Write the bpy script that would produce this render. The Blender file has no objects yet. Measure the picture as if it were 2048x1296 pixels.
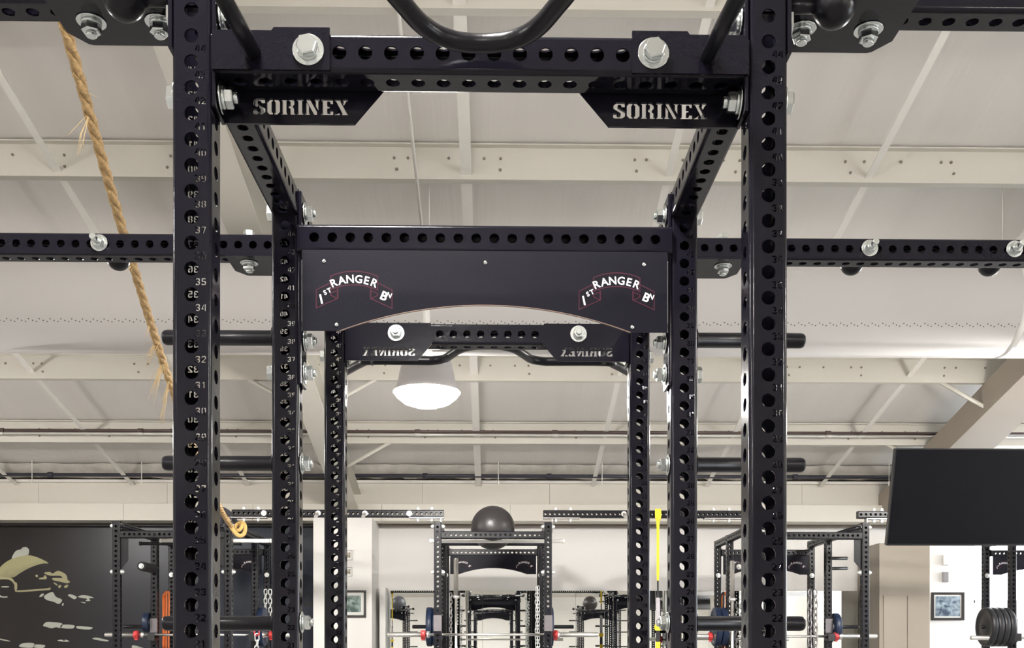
import bpy, math, random
from mathutils import Vector, Matrix
from mathutils.geometry import tessellate_polygon

random.seed(7)
IN = 0.0254                 # everything below is laid out in inches
EYE = 50.0                  # camera height
PI = math.pi
C = bpy.context.scene.collection
scene = bpy.context.scene

# ------------------------------------------------------------------ camera
FPX = 2050.0
cam_d = bpy.data.cameras.new('camera')
cam_d.sensor_width = 36.0
cam_d.lens = FPX / 2048.0 * 36.0
cam_d.shift_y = (1298 - 648) / 2048.0
cam_d.clip_start = 0.05
cam_d.clip_end = 200
cam = bpy.data.objects.new('camera', cam_d)
C.objects.link(cam)
cam.location = (0, 0, EYE * IN)
cam.rotation_euler = (PI / 2, 0, -math.atan(35.5 / FPX))
scene.camera = cam

# ------------------------------------------------------------------ world, exposure
world = bpy.data.worlds.new('world')
scene.world = world
world.use_nodes = True
bg = world.node_tree.nodes['Background']
bg.inputs[0].default_value = (0.86, 0.93, 1.0, 1)
bg.inputs[1].default_value = 10.0
vs = scene.view_settings
vs.view_transform = 'Standard'
vs.look = 'None'
vs.gamma = 1.0
vs.exposure = 0.55
vs.use_curve_mapping = False
LAMP_STRENGTH = 230.0
scene.cycles.max_bounces = 5
scene.cycles.diffuse_bounces = 3
scene.cycles.glossy_bounces = 4
scene.cycles.transmission_bounces = 2
scene.cycles.caustics_reflective = False
scene.cycles.caustics_refractive = False
scene.cycles.adaptive_threshold = 0.07

# ------------------------------------------------------------------ materials
def mat(name, col, rough=0.5, metal=0.0, bump=0.0, bscale=40.0, var=0.0, stretch=(1, 1, 1), coat=0.0,
        emit=None, estr=0.0, trans=0.0, vscale=None, spec=None):
    m = bpy.data.materials.new(name)
    m.use_nodes = True
    nt = m.node_tree
    b = nt.nodes['Principled BSDF']
    b.inputs['Base Color'].default_value = (*col, 1)
    b.inputs['Roughness'].default_value = rough
    b.inputs['Metallic'].default_value = metal
    if coat:
        b.inputs['Coat Weight'].default_value = coat
        b.inputs['Coat Roughness'].default_value = 0.06
    if spec is not None:
        b.inputs['Specular IOR Level'].default_value = spec
    if emit:
        b.inputs['Emission Color'].default_value = (*emit, 1)
        b.inputs['Emission Strength'].default_value = estr
    if trans:
        b.inputs['Transmission Weight'].default_value = trans
    if bump or var:
        tc = nt.nodes.new('ShaderNodeTexCoord')
        mp = nt.nodes.new('ShaderNodeMapping')
        mp.inputs['Scale'].default_value = stretch
        nt.links.new(tc.outputs['Object'], mp.inputs['Vector'])
        nz = nt.nodes.new('ShaderNodeTexNoise')
        nz.inputs['Scale'].default_value = bscale
        nz.inputs['Detail'].default_value = 4
        nt.links.new(mp.outputs[0], nz.inputs['Vector'])
        if bump:
            bp = nt.nodes.new('ShaderNodeBump')
            bp.inputs['Strength'].default_value = bump
            bp.inputs['Distance'].default_value = 0.01
            nt.links.new(nz.outputs['Fac'], bp.inputs['Height'])
            nt.links.new(bp.outputs[0], b.inputs['Normal'])
        if var:
            n2 = nt.nodes.new('ShaderNodeTexNoise')
            n2.inputs['Scale'].default_value = vscale or bscale * 0.4
            n2.inputs['Detail'].default_value = 5
            nt.links.new(mp.outputs[0], n2.inputs['Vector'])
            mx = nt.nodes.new('ShaderNodeMix')
            mx.data_type = 'RGBA'
            mx.inputs[6].default_value = (*[c * (1 - var) for c in col], 1)
            mx.inputs[7].default_value = (*[min(1, c * (1 + var)) for c in col], 1)
            nt.links.new(n2.outputs['Fac'], mx.inputs[0])
            nt.links.new(mx.outputs[2], b.inputs['Base Color'])
    return m

M = {}
M['steel_black'] = mat('steel_black', (0.0070, 0.0064, 0.0112), 0.13, bump=0.03, bscale=60, spec=0.28)
M['satin_black'] = mat('satin_black', (0.0062, 0.0058, 0.0082), 0.30, bump=0.05, bscale=120, spec=0.28)
M['panel_black'] = mat('panel_black', (0.0080, 0.0075, 0.0128), 0.40, bump=0.05, bscale=150, spec=0.12)
M['tan_edge'] = mat('tan_edge', (0.20, 0.13, 0.10), 0.5, var=0.2, bscale=30)
M['zinc'] = mat('zinc', (0.72, 0.75, 0.74), 0.22, 1.0, bump=0.04, bscale=90, var=0.1)
M['zinc_far'] = mat('zinc_far', (0.86, 0.86, 0.84), 0.3, 0.7, var=0.05)
M['chrome'] = mat('chrome', (0.90, 0.88, 0.85), 0.28, 1.0, var=0.04)
M['steel_plain'] = mat('steel_plain', (0.42, 0.40, 0.40), 0.35, 0.9, var=0.15, bscale=20)
M['rubber'] = mat('rubber', (0.012, 0.012, 0.014), 0.42, bump=0.06, bscale=80)
M['foam'] = mat('foam', (0.024, 0.021, 0.024), 0.6, bump=0.1, bscale=120)
M['ball'] = mat('ball', (0.030, 0.026, 0.027), 0.38, bump=0.05, bscale=50)
M['ball_grey'] = mat('ball_grey', (0.055, 0.056, 0.068), 0.45, bump=0.05, bscale=50)
M['white_print'] = mat('white_print', (0.80, 0.78, 0.80), 0.5, var=0.03)
M['maroon_print'] = mat('maroon_print', (0.060, 0.018, 0.030), 0.5, var=0.1, spec=0.1)
M['black_print'] = mat('black_print', (0.008, 0.007, 0.011), 0.5, var=0.1, spec=0.1)
M['vinyl'] = mat('vinyl', (0.78, 0.745, 0.70), 0.5, bump=0.6, bscale=3.2, var=0.05, stretch=(3.0, 0.12, 0.12))
M['frame_white'] = mat('frame_white', (0.66, 0.63, 0.56), 0.5, bump=0.05, bscale=30, var=0.04, vscale=2)
M['strap_white'] = mat('strap_white', (0.86, 0.83, 0.77), 0.5, var=0.03)
M['duct'] = mat('duct', (0.56, 0.54, 0.52), 0.8, bump=0.05, bscale=4, var=0.02)
M['dark_dot'] = mat('dark_dot', (0.12, 0.11, 0.10), 0.8, var=0.1)
M['bolt_grey'] = mat('bolt_grey', (0.22, 0.19, 0.16), 0.6, var=0.1)
M['wall'] = mat('wall', (0.86, 0.835, 0.80), 0.6, bump=0.05, bscale=60, var=0.02, vscale=1.5)
M['wall_panel'] = mat('wall_panel', (0.74, 0.70, 0.62), 0.5, bump=0.04, bscale=40, var=0.03, vscale=2)
M['wall_tan'] = mat('wall_tan', (0.37, 0.32, 0.26), 0.55, bump=0.05, bscale=50, var=0.08, vscale=2)
M['floor'] = mat('floor', (0.25, 0.245, 0.24), 0.6, bump=0.1, bscale=200, var=0.3, vscale=150)
M['mirror'] = mat('mirror', (0.80, 0.82, 0.80), 0.01, 1.0, var=0.01)
M['pipe_red'] = mat('pipe_red', (0.085, 0.055, 0.05), 0.4, var=0.2)
M['pipe_dark'] = mat('pipe_dark', (0.03, 0.03, 0.045), 0.4, var=0.2)
M['pipe_bright'] = mat('pipe_bright', (0.66, 0.64, 0.60), 0.35, 0.3, var=0.1)
M['rope'] = mat('rope', (0.46, 0.30, 0.135), 0.85, bump=0.7, bscale=90, var=0.6, vscale=45)
M['rope_yellow'] = mat('rope_yellow', (0.60, 0.40, 0.14), 0.8, bump=0.5, bscale=90, var=0.25, vscale=100)
M['fray'] = mat('fray', (0.72, 0.54, 0.30), 0.85, var=0.2)
M['reflector'] = mat('reflector', (0.48, 0.46, 0.46), 0.35, var=0.03)
M['lamp_glow'] = mat('lamp_glow', (1, 0.96, 0.9), 0.5, emit=(1.0, 0.965, 0.92), estr=LAMP_STRENGTH, var=0.01)
M['tv_black'] = mat('tv_black', (0.004, 0.0045, 0.008), 0.25, spec=0.2)
M['tv_bezel'] = mat('tv_bezel', (0.012, 0.012, 0.015), 0.3, var=0.05)
M['blue_rubber'] = mat('blue_rubber', (0.008, 0.019, 0.052), 0.4, bump=0.05, bscale=80, var=0.1)
M['red'] = mat('red', (0.62, 0.05, 0.05), 0.35, var=0.1)
M['yellow'] = mat('yellow', (0.86, 0.62, 0.03), 0.6, bump=0.2, bscale=300, var=0.08)
M['orange'] = mat('orange', (0.80, 0.20, 0.05), 0.5, var=0.15)
M['band_blue'] = mat('band_blue', (0.10, 0.25, 0.65), 0.5, var=0.15)
M['band_pink'] = mat('band_pink', (0.65, 0.20, 0.30), 0.5, var=0.15)
M['pvc'] = mat('pvc', (0.88, 0.86, 0.82), 0.35, var=0.03)
M['cup_grey'] = mat('cup_grey', (0.17, 0.155, 0.165), 0.4, 0.3, var=0.2, bscale=15)
M['webbing_black'] = mat('webbing_black', (0.02, 0.02, 0.02), 0.7, var=0.1)
M['webbing_grey'] = mat('webbing_grey', (0.42, 0.40, 0.42), 0.7, var=0.2)
M['glass'] = mat('glass', (0.9, 0.95, 0.97), 0.02, trans=1.0, var=0.01)
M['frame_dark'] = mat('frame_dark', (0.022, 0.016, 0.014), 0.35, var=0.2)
M['mat_board'] = mat('mat_board', (0.80, 0.80, 0.76), 0.7, var=0.02)
M['khaki_print'] = mat('khaki_print', (0.34, 0.31, 0.17), 0.55, var=0.25, bscale=10)
M['pale_print'] = mat('pale_print', (0.42, 0.43, 0.37), 0.55, var=0.25, bscale=12)
M['dim_print'] = mat('dim_print', (0.018, 0.020, 0.026), 0.5, var=0.2)
M['shadow_brown'] = mat('shadow_brown', (0.20, 0.165, 0.13), 0.6, var=0.2, bscale=8)  # colour of the painted shadow line under the bulkhead
M['metal_eave'] = mat('metal_eave', (0.62, 0.58, 0.52), 0.6, bump=0.6, bscale=14, var=0.35, vscale=7)


def translucent(m, fac):
    nt = m.node_tree
    out = nt.nodes['Material Output']
    b = nt.nodes['Principled BSDF']
    tr = nt.nodes.new('ShaderNodeBsdfTranslucent')
    tr.inputs[0].default_value = (0.9, 0.86, 0.84, 1)
    mx = nt.nodes.new('ShaderNodeMixShader')
    mx.inputs[0].default_value = fac
    nt.links.new(b.outputs[0], mx.inputs[1])
    nt.links.new(tr.outputs[0], mx.inputs[2])
    nt.links.new(mx.outputs[0], out.inputs[0])


translucent(M['reflector'], 0.010)


def mural_mat():
    m = mat('mural_print', (0.05, 0.048, 0.052), 0.30, bump=0.02, bscale=20, spec=0.25)
    nt = m.node_tree
    b = nt.nodes['Principled BSDF']
    tc = nt.nodes.new('ShaderNodeTexCoord')
    nz = nt.nodes.new('ShaderNodeTexNoise')
    nz.inputs['Scale'].default_value = 0.55
    nz.inputs['Detail'].default_value = 6
    nt.links.new(tc.outputs['Object'], nz.inputs['Vector'])
    sep = nt.nodes.new('ShaderNodeSeparateXYZ')
    nt.links.new(tc.outputs['Object'], sep.inputs[0])
    rmp = nt.nodes.new('ShaderNodeMapRange')       # printed picture: brown on its left, slate blue on its right
    rmp.inputs['From Min'].default_value = -0.6
    rmp.inputs['From Max'].default_value = 1.8
    nt.links.new(sep.outputs[0], rmp.inputs[0])
    mx = nt.nodes.new('ShaderNodeMix')
    mx.data_type = 'RGBA'
    mx.inputs[6].default_value = (0.026, 0.0215, 0.022, 1)
    mx.inputs[7].default_value = (0.045, 0.054, 0.078, 1)
    nt.links.new(rmp.outputs[0], mx.inputs[0])
    m2 = nt.nodes.new('ShaderNodeMix')
    m2.data_type = 'RGBA'
    m2.blend_type = 'MULTIPLY'
    m2.inputs[0].default_value = 0.8
    cr = nt.nodes.new('ShaderNodeValToRGB')
    cr.color_ramp.elements[0].position = 0.3
    cr.color_ramp.elements[0].color = (0.45, 0.45, 0.45, 1)
    cr.color_ramp.elements[1].position = 0.7
    cr.color_ramp.elements[1].color = (1, 1, 1, 1)
    nt.links.new(nz.outputs['Fac'], cr.inputs[0])
    nt.links.new(mx.outputs[2], m2.inputs[6])
    nt.links.new(cr.outputs[0], m2.inputs[7])
    nt.links.new(m2.outputs[2], b.inputs['Base Color'])
    return m


M['mural'] = mural_mat()


def photo_mat(name, dark, light, scale):
    m = mat(name, dark, 0.25)
    nt = m.node_tree
    b = nt.nodes['Principled BSDF']
    tc = nt.nodes.new('ShaderNodeTexCoord')
    nz = nt.nodes.new('ShaderNodeTexNoise')
    nz.inputs['Scale'].default_value = scale
    nz.inputs['Detail'].default_value = 7
    nz.inputs['Distortion'].default_value = 0.6
    nt.links.new(tc.outputs['Object'], nz.inputs['Vector'])
    cr = nt.nodes.new('ShaderNodeValToRGB')
    cr.color_ramp.elements[0].position = 0.38
    cr.color_ramp.elements[0].color = (*dark, 1)
    cr.color_ramp.elements[1].position = 0.66
    cr.color_ramp.elements[1].color = (*light, 1)
    nt.links.new(nz.outputs['Fac'], cr.inputs[0])
    nt.links.new(cr.outputs[0], b.inputs['Base Color'])
    return m


def helmet_mat():
    m = mat('helmet_print', (0.34, 0.31, 0.17), 0.5)      # printed shading of the photographed helmet
    nt = m.node_tree
    b = nt.nodes['Principled BSDF']
    tc = nt.nodes.new('ShaderNodeTexCoord')
    sep = nt.nodes.new('ShaderNodeSeparateXYZ')
    nt.links.new(tc.outputs['Object'], sep.inputs[0])
    ma = nt.nodes.new('ShaderNodeMath'); ma.operation = 'MULTIPLY_ADD'
    ma.inputs[1].default_value = 0.55
    ma.inputs[2].default_value = 0.62
    nt.links.new(sep.outputs[0], ma.inputs[0])
    mb_ = nt.nodes.new('ShaderNodeMath'); mb_.operation = 'MULTIPLY_ADD'
    mb_.inputs[1].default_value = -1.9
    nt.links.new(sep.outputs[2], mb_.inputs[0])
    mb_.inputs[2].default_value = 2.15
    ad = nt.nodes.new('ShaderNodeMath'); ad.operation = 'ADD'
    nt.links.new(ma.outputs[0], ad.inputs[0]); nt.links.new(mb_.outputs[0], ad.inputs[1])
    nz = nt.nodes.new('ShaderNodeTexNoise'); nz.inputs['Scale'].default_value = 9
    nt.links.new(tc.outputs['Object'], nz.inputs['Vector'])
    a2 = nt.nodes.new('ShaderNodeMath'); a2.operation = 'MULTIPLY_ADD'
    a2.inputs[1].default_value = 0.25
    nt.links.new(nz.outputs['Fac'], a2.inputs[0]); nt.links.new(ad.outputs[0], a2.inputs[2])
    cr = nt.nodes.new('ShaderNodeValToRGB')
    cr.color_ramp.elements[0].position = 0.25
    cr.color_ramp.elements[0].color = (0.34, 0.32, 0.16, 1)
    cr.color_ramp.elements[1].position = 0.85
    cr.color_ramp.elements[1].color = (0.045, 0.038, 0.035, 1)
    nt.links.new(a2.outputs[0], cr.inputs[0])
    nt.links.new(cr.outputs[0], b.inputs['Base Color'])
    return m


M['helmet_print'] = helmet_mat()
M['photo_green'] = photo_mat('photo_green', (0.05, 0.09, 0.08), (0.32, 0.42, 0.38), 14)
M['photo_blue'] = photo_mat('photo_blue', (0.05, 0.08, 0.13), (0.45, 0.55, 0.62), 13)
M['photo_sepia'] = photo_mat('photo_sepia', (0.22, 0.18, 0.13), (0.62, 0.57, 0.46), 30)


# ------------------------------------------------------------------ mesh helpers
def V(x, y, z):
    return Vector((x * IN, y * IN, z * IN))


class MB:
    """collects geometry in inches, builds ONE mesh in metres"""

    def __init__(self):
        self.v, self.f, self.s = [], [], []

    def add(self, verts, faces, smooth=False, mtx=None):
        o = len(self.v)
        if mtx is not None:
            verts = [mtx @ Vector(p) for p in verts]
        self.v.extend([tuple(p) for p in verts])
        for k, f in enumerate(faces):
            self.f.append(tuple(i + o for i in f))
            self.s.append(smooth if isinstance(smooth, bool) else smooth[k])

    def box(self, x0, x1, y0, y1, z0, z1, mtx=None, bev=0.0):
        if bev <= 0:
            v = [(x0, y0, z0), (x1, y0, z0), (x1, y1, z0), (x0, y1, z0),
                 (x0, y0, z1), (x1, y0, z1), (x1, y1, z1), (x0, y1, z1)]
            f = [(0, 3, 2, 1), (4, 5, 6, 7), (0, 1, 5, 4), (1, 2, 6, 5), (2, 3, 7, 6), (3, 0, 4, 7)]
            self.add(v, f, False, mtx)
            return
        b = bev
        v, f, idx = [], [], {}
        xs, ys, zs = (x0, x1), (y0, y1), (z0, z1)
        for i in range(2):
            for j in range(2):
                for k in range(2):
                    cx, cy, cz = xs[i], ys[j], zs[k]
                    dx, dy, dz = (b if i == 0 else -b), (b if j == 0 else -b), (b if k == 0 else -b)
                    idx[(i, j, k, 'x')] = len(v); v.append((cx, cy + dy, cz + dz))
                    idx[(i, j, k, 'y')] = len(v); v.append((cx + dx, cy, cz + dz))
                    idx[(i, j, k, 'z')] = len(v); v.append((cx + dx, cy + dy, cz))
        g = idx
        for i in range(2):
            q = [g[(i, 0, 0, 'x')], g[(i, 1, 0, 'x')], g[(i, 1, 1, 'x')], g[(i, 0, 1, 'x')]]
            f.append(q if i else q[::-1])
            q = [g[(0, i, 0, 'y')], g[(0, i, 1, 'y')], g[(1, i, 1, 'y')], g[(1, i, 0, 'y')]]
            f.append(q if i else q[::-1])
            q = [g[(0, 0, i, 'z')], g[(1, 0, i, 'z')], g[(1, 1, i, 'z')], g[(0, 1, i, 'z')]]
            f.append(q if i else q[::-1])
        cen = Vector(((x0 + x1) / 2, (y0 + y1) / 2, (z0 + z1) / 2))

        def out(q):
            a, b_, c_ = [Vector(v[n]) for n in q[:3]]
            n = (b_ - a).cross(c_ - a)
            m = sum((Vector(v[i]) for i in q), Vector()) / len(q)
            f.append(q if n.dot(m - cen) > 0 else q[::-1])
        for i in range(2):
            for j in range(2):
                out([g[(i, j, 0, 'x')], g[(i, j, 1, 'x')], g[(i, j, 1, 'y')], g[(i, j, 0, 'y')]])
                out([g[(i, 0, j, 'x')], g[(i, 1, j, 'x')], g[(i, 1, j, 'z')], g[(i, 0, j, 'z')]])
                out([g[(0, i, j, 'y')], g[(1, i, j, 'y')], g[(1, i, j, 'z')], g[(0, i, j, 'z')]])
                for k in range(2):
                    out([g[(i, j, k, 'x')], g[(i, j, k, 'y')], g[(i, j, k, 'z')]])
        self.add(v, f, False, mtx)

    def lathe(self, prof, n=24, mtx=None, smooth=True, cap=True):
        """prof: list of (r, z) along +Z"""
        v, f = [], []
        for r, z in prof:
            for i in range(n):
                a = 2 * PI * i / n
                v.append((r * math.cos(a), r * math.sin(a), z))
        for k in range(len(prof) - 1):
            for i in range(n):
                j = (i + 1) % n
                f.append((k * n + i, k * n + j, (k + 1) * n + j, (k + 1) * n + i))
        sm = [smooth] * len(f)
        if cap:
            if prof[0][0] > 1e-6:
                f.append(tuple(range(n))[::-1]); sm.append(False)
            if prof[-1][0] > 1e-6:
                f.append(tuple((len(prof) - 1) * n + i for i in range(n))); sm.append(False)
        self.add(v, f, sm, mtx)

    def cyl(self, r, z0, z1, n=24, mtx=None, bev=0.0, smooth=True):
        if bev:
            self.lathe([(r - bev, z0), (r, z0 + bev), (r, z1 - bev), (r - bev, z1)], n, mtx, smooth)
        else:
            self.lathe([(r, z0), (r, z1)], n, mtx, smooth)

    def tube(self, pts, r, n=12, cap=True, mtx=None, rads=None):
        P = [Vector(p) for p in pts]
        v, f = [], []
        up = None
        for k, p in enumerate(P):
            t = (P[min(k + 1, len(P) - 1)] - P[max(k - 1, 0)]).normalized()
            if up is None:
                up = t.orthogonal().normalized()
            up = (up - t * up.dot(t)).normalized()
            w = t.cross(up)
            rr = rads[k] if rads else r
            for i in range(n):
                a = 2 * PI * i / n
                v.append(p + (up * math.cos(a) + w * math.sin(a)) * rr)
        for k in range(len(P) - 1):
            for i in range(n):
                j = (i + 1) % n
                f.append((k * n + i, k * n + j, (k + 1) * n + j, (k + 1) * n + i))
        sm = [True] * len(f)
        if cap:
            f.append(tuple(range(n))[::-1]); sm.append(False)
            f.append(tuple((len(P) - 1) * n + i for i in range(n))); sm.append(False)
        self.add(v, f, sm, mtx)

    def plate(self, outer, holes, th, mtx, walls=True, wall_outer=True):
        """2-D outline (u, v) with holes; front at w=0, back at w=-th"""
        loops = [outer] + list(holes)
        flat = [p for l in loops for p in l]
        tris = tessellate_polygon([[Vector((p[0], p[1], 0)) for p in l] for l in loops])
        n = len(flat)
        v = [(p[0], p[1], 0) for p in flat] + [(p[0], p[1], -th) for p in flat]
        f = []
        for t in tris:
            a, b, c = [flat[i] for i in t]
            ar = (b[0] - a[0]) * (c[1] - a[1]) - (b[1] - a[1]) * (c[0] - a[0])
            if abs(ar) < 1e-9:
                continue
            t = tuple(t) if ar > 0 else tuple(t)[::-1]
            f.append(t)
            f.append(tuple(i + n for i in t[::-1]))
        o = 0
        for k, l in enumerate(loops):
            m_ = len(l)
            if (k == 0 and wall_outer) or (k > 0 and walls):
                ar = sum(l[i][0] * l[(i + 1) % m_][1] - l[(i + 1) % m_][0] * l[i][1] for i in range(m_))
                ccw = ar > 0
                for i in range(m_):
                    j = (i + 1) % m_
                    q = (o + i, o + i + n, o + j + n, o + j)
                    if (k == 0) != ccw:
                        q = q[::-1]
                    f.append(q)
            o += m_
        self.add(v, f, False, mtx)

    def mesh(self, name, mat_):
        me = bpy.data.meshes.new(name)
        me.from_pydata([(x * IN, y * IN, z * IN) for x, y, z in self.v], [], self.f)
        me.polygons.foreach_set('use_smooth', self.s)
        me.materials.append(M[mat_])
        me.update()
        return me

    def build(self, name, mat_, parent=None, loc=None, rot=None):
        return obj(name, self.mesh(name, mat_), parent, loc, rot)


def obj(name, me, parent=None, loc=None, rot=None, mtx=None):
    o = bpy.data.objects.new(name, me)
    C.objects.link(o)
    if parent:
        o.parent = parent
    if mtx is not None:                       # mtx in inches
        m = mtx.copy()
        m.translation = m.translation * IN
        o.matrix_basis = m
    else:
        if loc:
            o.location = V(*loc)
        if rot:
            o.rotation_euler = rot
    return o


def tag(o, label, cat, group=None, kind=None):
    if label:
        o['label'] = label
    if cat:
        o['category'] = cat
    if group:
        o['group'] = group
    if kind:
        o['kind'] = kind
    return o


def thing(name, label, cat, loc=(0, 0, 0), rz=0.0, group=None):
    o = bpy.data.objects.new(name, None)
    o.empty_display_size = 0.1
    C.objects.link(o)
    o.location = V(*loc)
    o.rotation_euler = (0, 0, rz)
    return tag(o, label, cat, group)


def copy_tree(o, parent=None):
    c = o.copy()
    C.objects.link(c)
    c.parent = parent
    for ch in list(o.children):
        copy_tree(ch, c)
    return c


def struct(o):
    o['kind'] = 'structure'
    return o


def T(x, y, z):
    return Matrix.Translation((x, y, z))


def RX(a):
    return Matrix.Rotation(a, 4, 'X')


def RY(a):
    return Matrix.Rotation(a, 4, 'Y')


def RZ(a):
    return Matrix.Rotation(a, 4, 'Z')


AX = {'+x': RY(PI / 2), '-x': RY(-PI / 2), '+y': RX(-PI / 2), '-y': RX(PI / 2), '+z': Matrix.Identity(4), '-z': RX(PI)}
FRONT = Matrix(((1, 0, 0, 0), (0, 0, -1, 0), (0, 1, 0, 0), (0, 0, 0, 1)))   # (u, v, w) -> x=u, z=v, outward = -y


def circle(cx, cy, r, n, ph=0.0):
    return [(cx + r * math.cos(2 * PI * i / n + ph), cy + r * math.sin(2 * PI * i / n + ph)) for i in range(n)]


def catmull(pts, sub=8):
    P = [Vector(p) for p in pts]
    P = [2 * P[0] - P[1]] + P + [2 * P[-1] - P[-2]]
    out = []
    for k in range(1, len(P) - 2):
        for i in range(sub):
            t = i / sub
            a, b, c, d = P[k - 1], P[k], P[k + 1], P[k + 2]
            out.append(0.5 * ((2 * b) + (c - a) * t + (2 * a - 5 * b + 4 * c - d) * t * t + (3 * b - a - 3 * c + d) * t ** 3))
    out.append(P[-2])
    return out


# ------------------------------------------------------------------ stencil digits (no closed counters)
DIG = {
    '0': [[(1.7, 0), (0.9, 0), (0, 0.9), (0, 5.1), (0.9, 6), (1.7, 6), (1.7, 4.9), (1.2, 4.5), (1.2, 1.5), (1.7, 1.1)],
          [(2.3, 0), (3.1, 0), (4, 0.9), (4, 5.1), (3.1, 6), (2.3, 6), (2.3, 4.9), (2.8, 4.5), (2.8, 1.5), (2.3, 1.1)]],
    '1': [[(1.6, 0), (2.8, 0), (2.8, 6), (1.7, 6), (0.5, 5.1), (0.5, 4.0), (1.6, 4.6)]],
    '2': [[(0, 0), (4, 0), (4, 1.1), (1.7, 1.1), (4, 3.4), (4, 5.0), (3.1, 6), (0.9, 6), (0, 5.1), (0, 4.2), (1.2, 4.2), (1.4, 4.9), (2.6, 4.9), (2.8, 4.5), (2.8, 3.8), (0, 1.2)]],
    '3': [[(0, 1.7), (0, 0.9), (0.9, 0), (3.1, 0), (4, 0.9), (4, 2.5), (3.4, 3.1), (4, 3.7), (4, 5.1), (3.1, 6), (0.9, 6), (0, 5.1), (0, 4.4), (1.2, 4.4), (1.4, 4.9), (2.6, 4.9), (2.8, 4.5), (2.8, 3.9), (2.4, 3.6), (1.4, 3.6), (1.4, 2.6), (2.4, 2.6), (2.8, 2.2), (2.8, 1.5), (2.6, 1.1), (1.4, 1.1), (1.2, 1.7)]],
    '4': [[(0, 1.4), (2.2, 1.4), (2.2, 2.4), (1.3, 2.4), (2.2, 4.4), (2.2, 6), (1.7, 6), (0, 2.4)],
          [(2.7, 0), (3.8, 0), (3.8, 6), (2.7, 6)]],
    '5': [[(0, 0.9), (0.9, 0), (3.1, 0), (4, 0.9), (4, 2.9), (3.1, 3.8), (1.3, 3.8), (1.3, 4.9), (3.7, 4.9), (3.7, 6), (0.1, 6), (0.1, 2.8), (2.5, 2.8), (2.8, 2.4), (2.8, 1.5), (2.5, 1.1), (1.4, 1.1), (1.2, 1.6), (0, 1.6)]],
    '6': [[(1.7, 0), (0.9, 0), (0, 0.9), (0, 5.1), (0.9, 6), (3.4, 6), (3.4, 4.9), (1.5, 4.9), (1.2, 4.5), (1.2, 1.5), (1.7, 1.1)],
          [(2.2, 0), (3.1, 0), (4, 0.9), (4, 2.9), (3.1, 3.8), (1.7, 3.8), (1.7, 2.8), (2.5, 2.8), (2.8, 2.4), (2.8, 1.5), (2.2, 1.1)]],
    '7': [[(0.9, 0), (2.2, 0), (4, 4.9), (4, 6), (0, 6), (0, 4.9), (2.6, 4.9)]],
    '8': [[(1.7, 0), (0.9, 0), (0, 0.9), (0, 2.5), (0.6, 3.1), (0, 3.7), (0, 5.1), (0.9, 6), (1.7, 6), (1.7, 4.9), (1.2, 4.5), (1.2, 3.9), (1.7, 3.5), (1.7, 2.7), (1.2, 2.3), (1.2, 1.5), (1.7, 1.1)],
          [(2.3, 0), (3.1, 0), (4, 0.9), (4, 2.5), (3.4, 3.1), (4, 3.7), (4, 5.1), (3.1, 6), (2.3, 6), (2.3, 4.9), (2.8, 4.5), (2.8, 3.9), (2.3, 3.5), (2.3, 2.7), (2.8, 2.3), (2.8, 1.5), (2.3, 1.1)]],
}
DIG['9'] = [[(4 - x, 6 - y) for x, y in p] for p in DIG['6']]


def digits(num, cx, cy, h):
    k = h / 6.0
    s = str(num)
    w = len(s) * 4 + (len(s) - 1) * 1.0
    out = []
    for i, ch in enumerate(s):
        for p in DIG[ch]:
            out.append([(cx + (x + i * 5.0 - w / 2) * k, cy + (y - 3) * k) for x, y in p])
    return out


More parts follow.
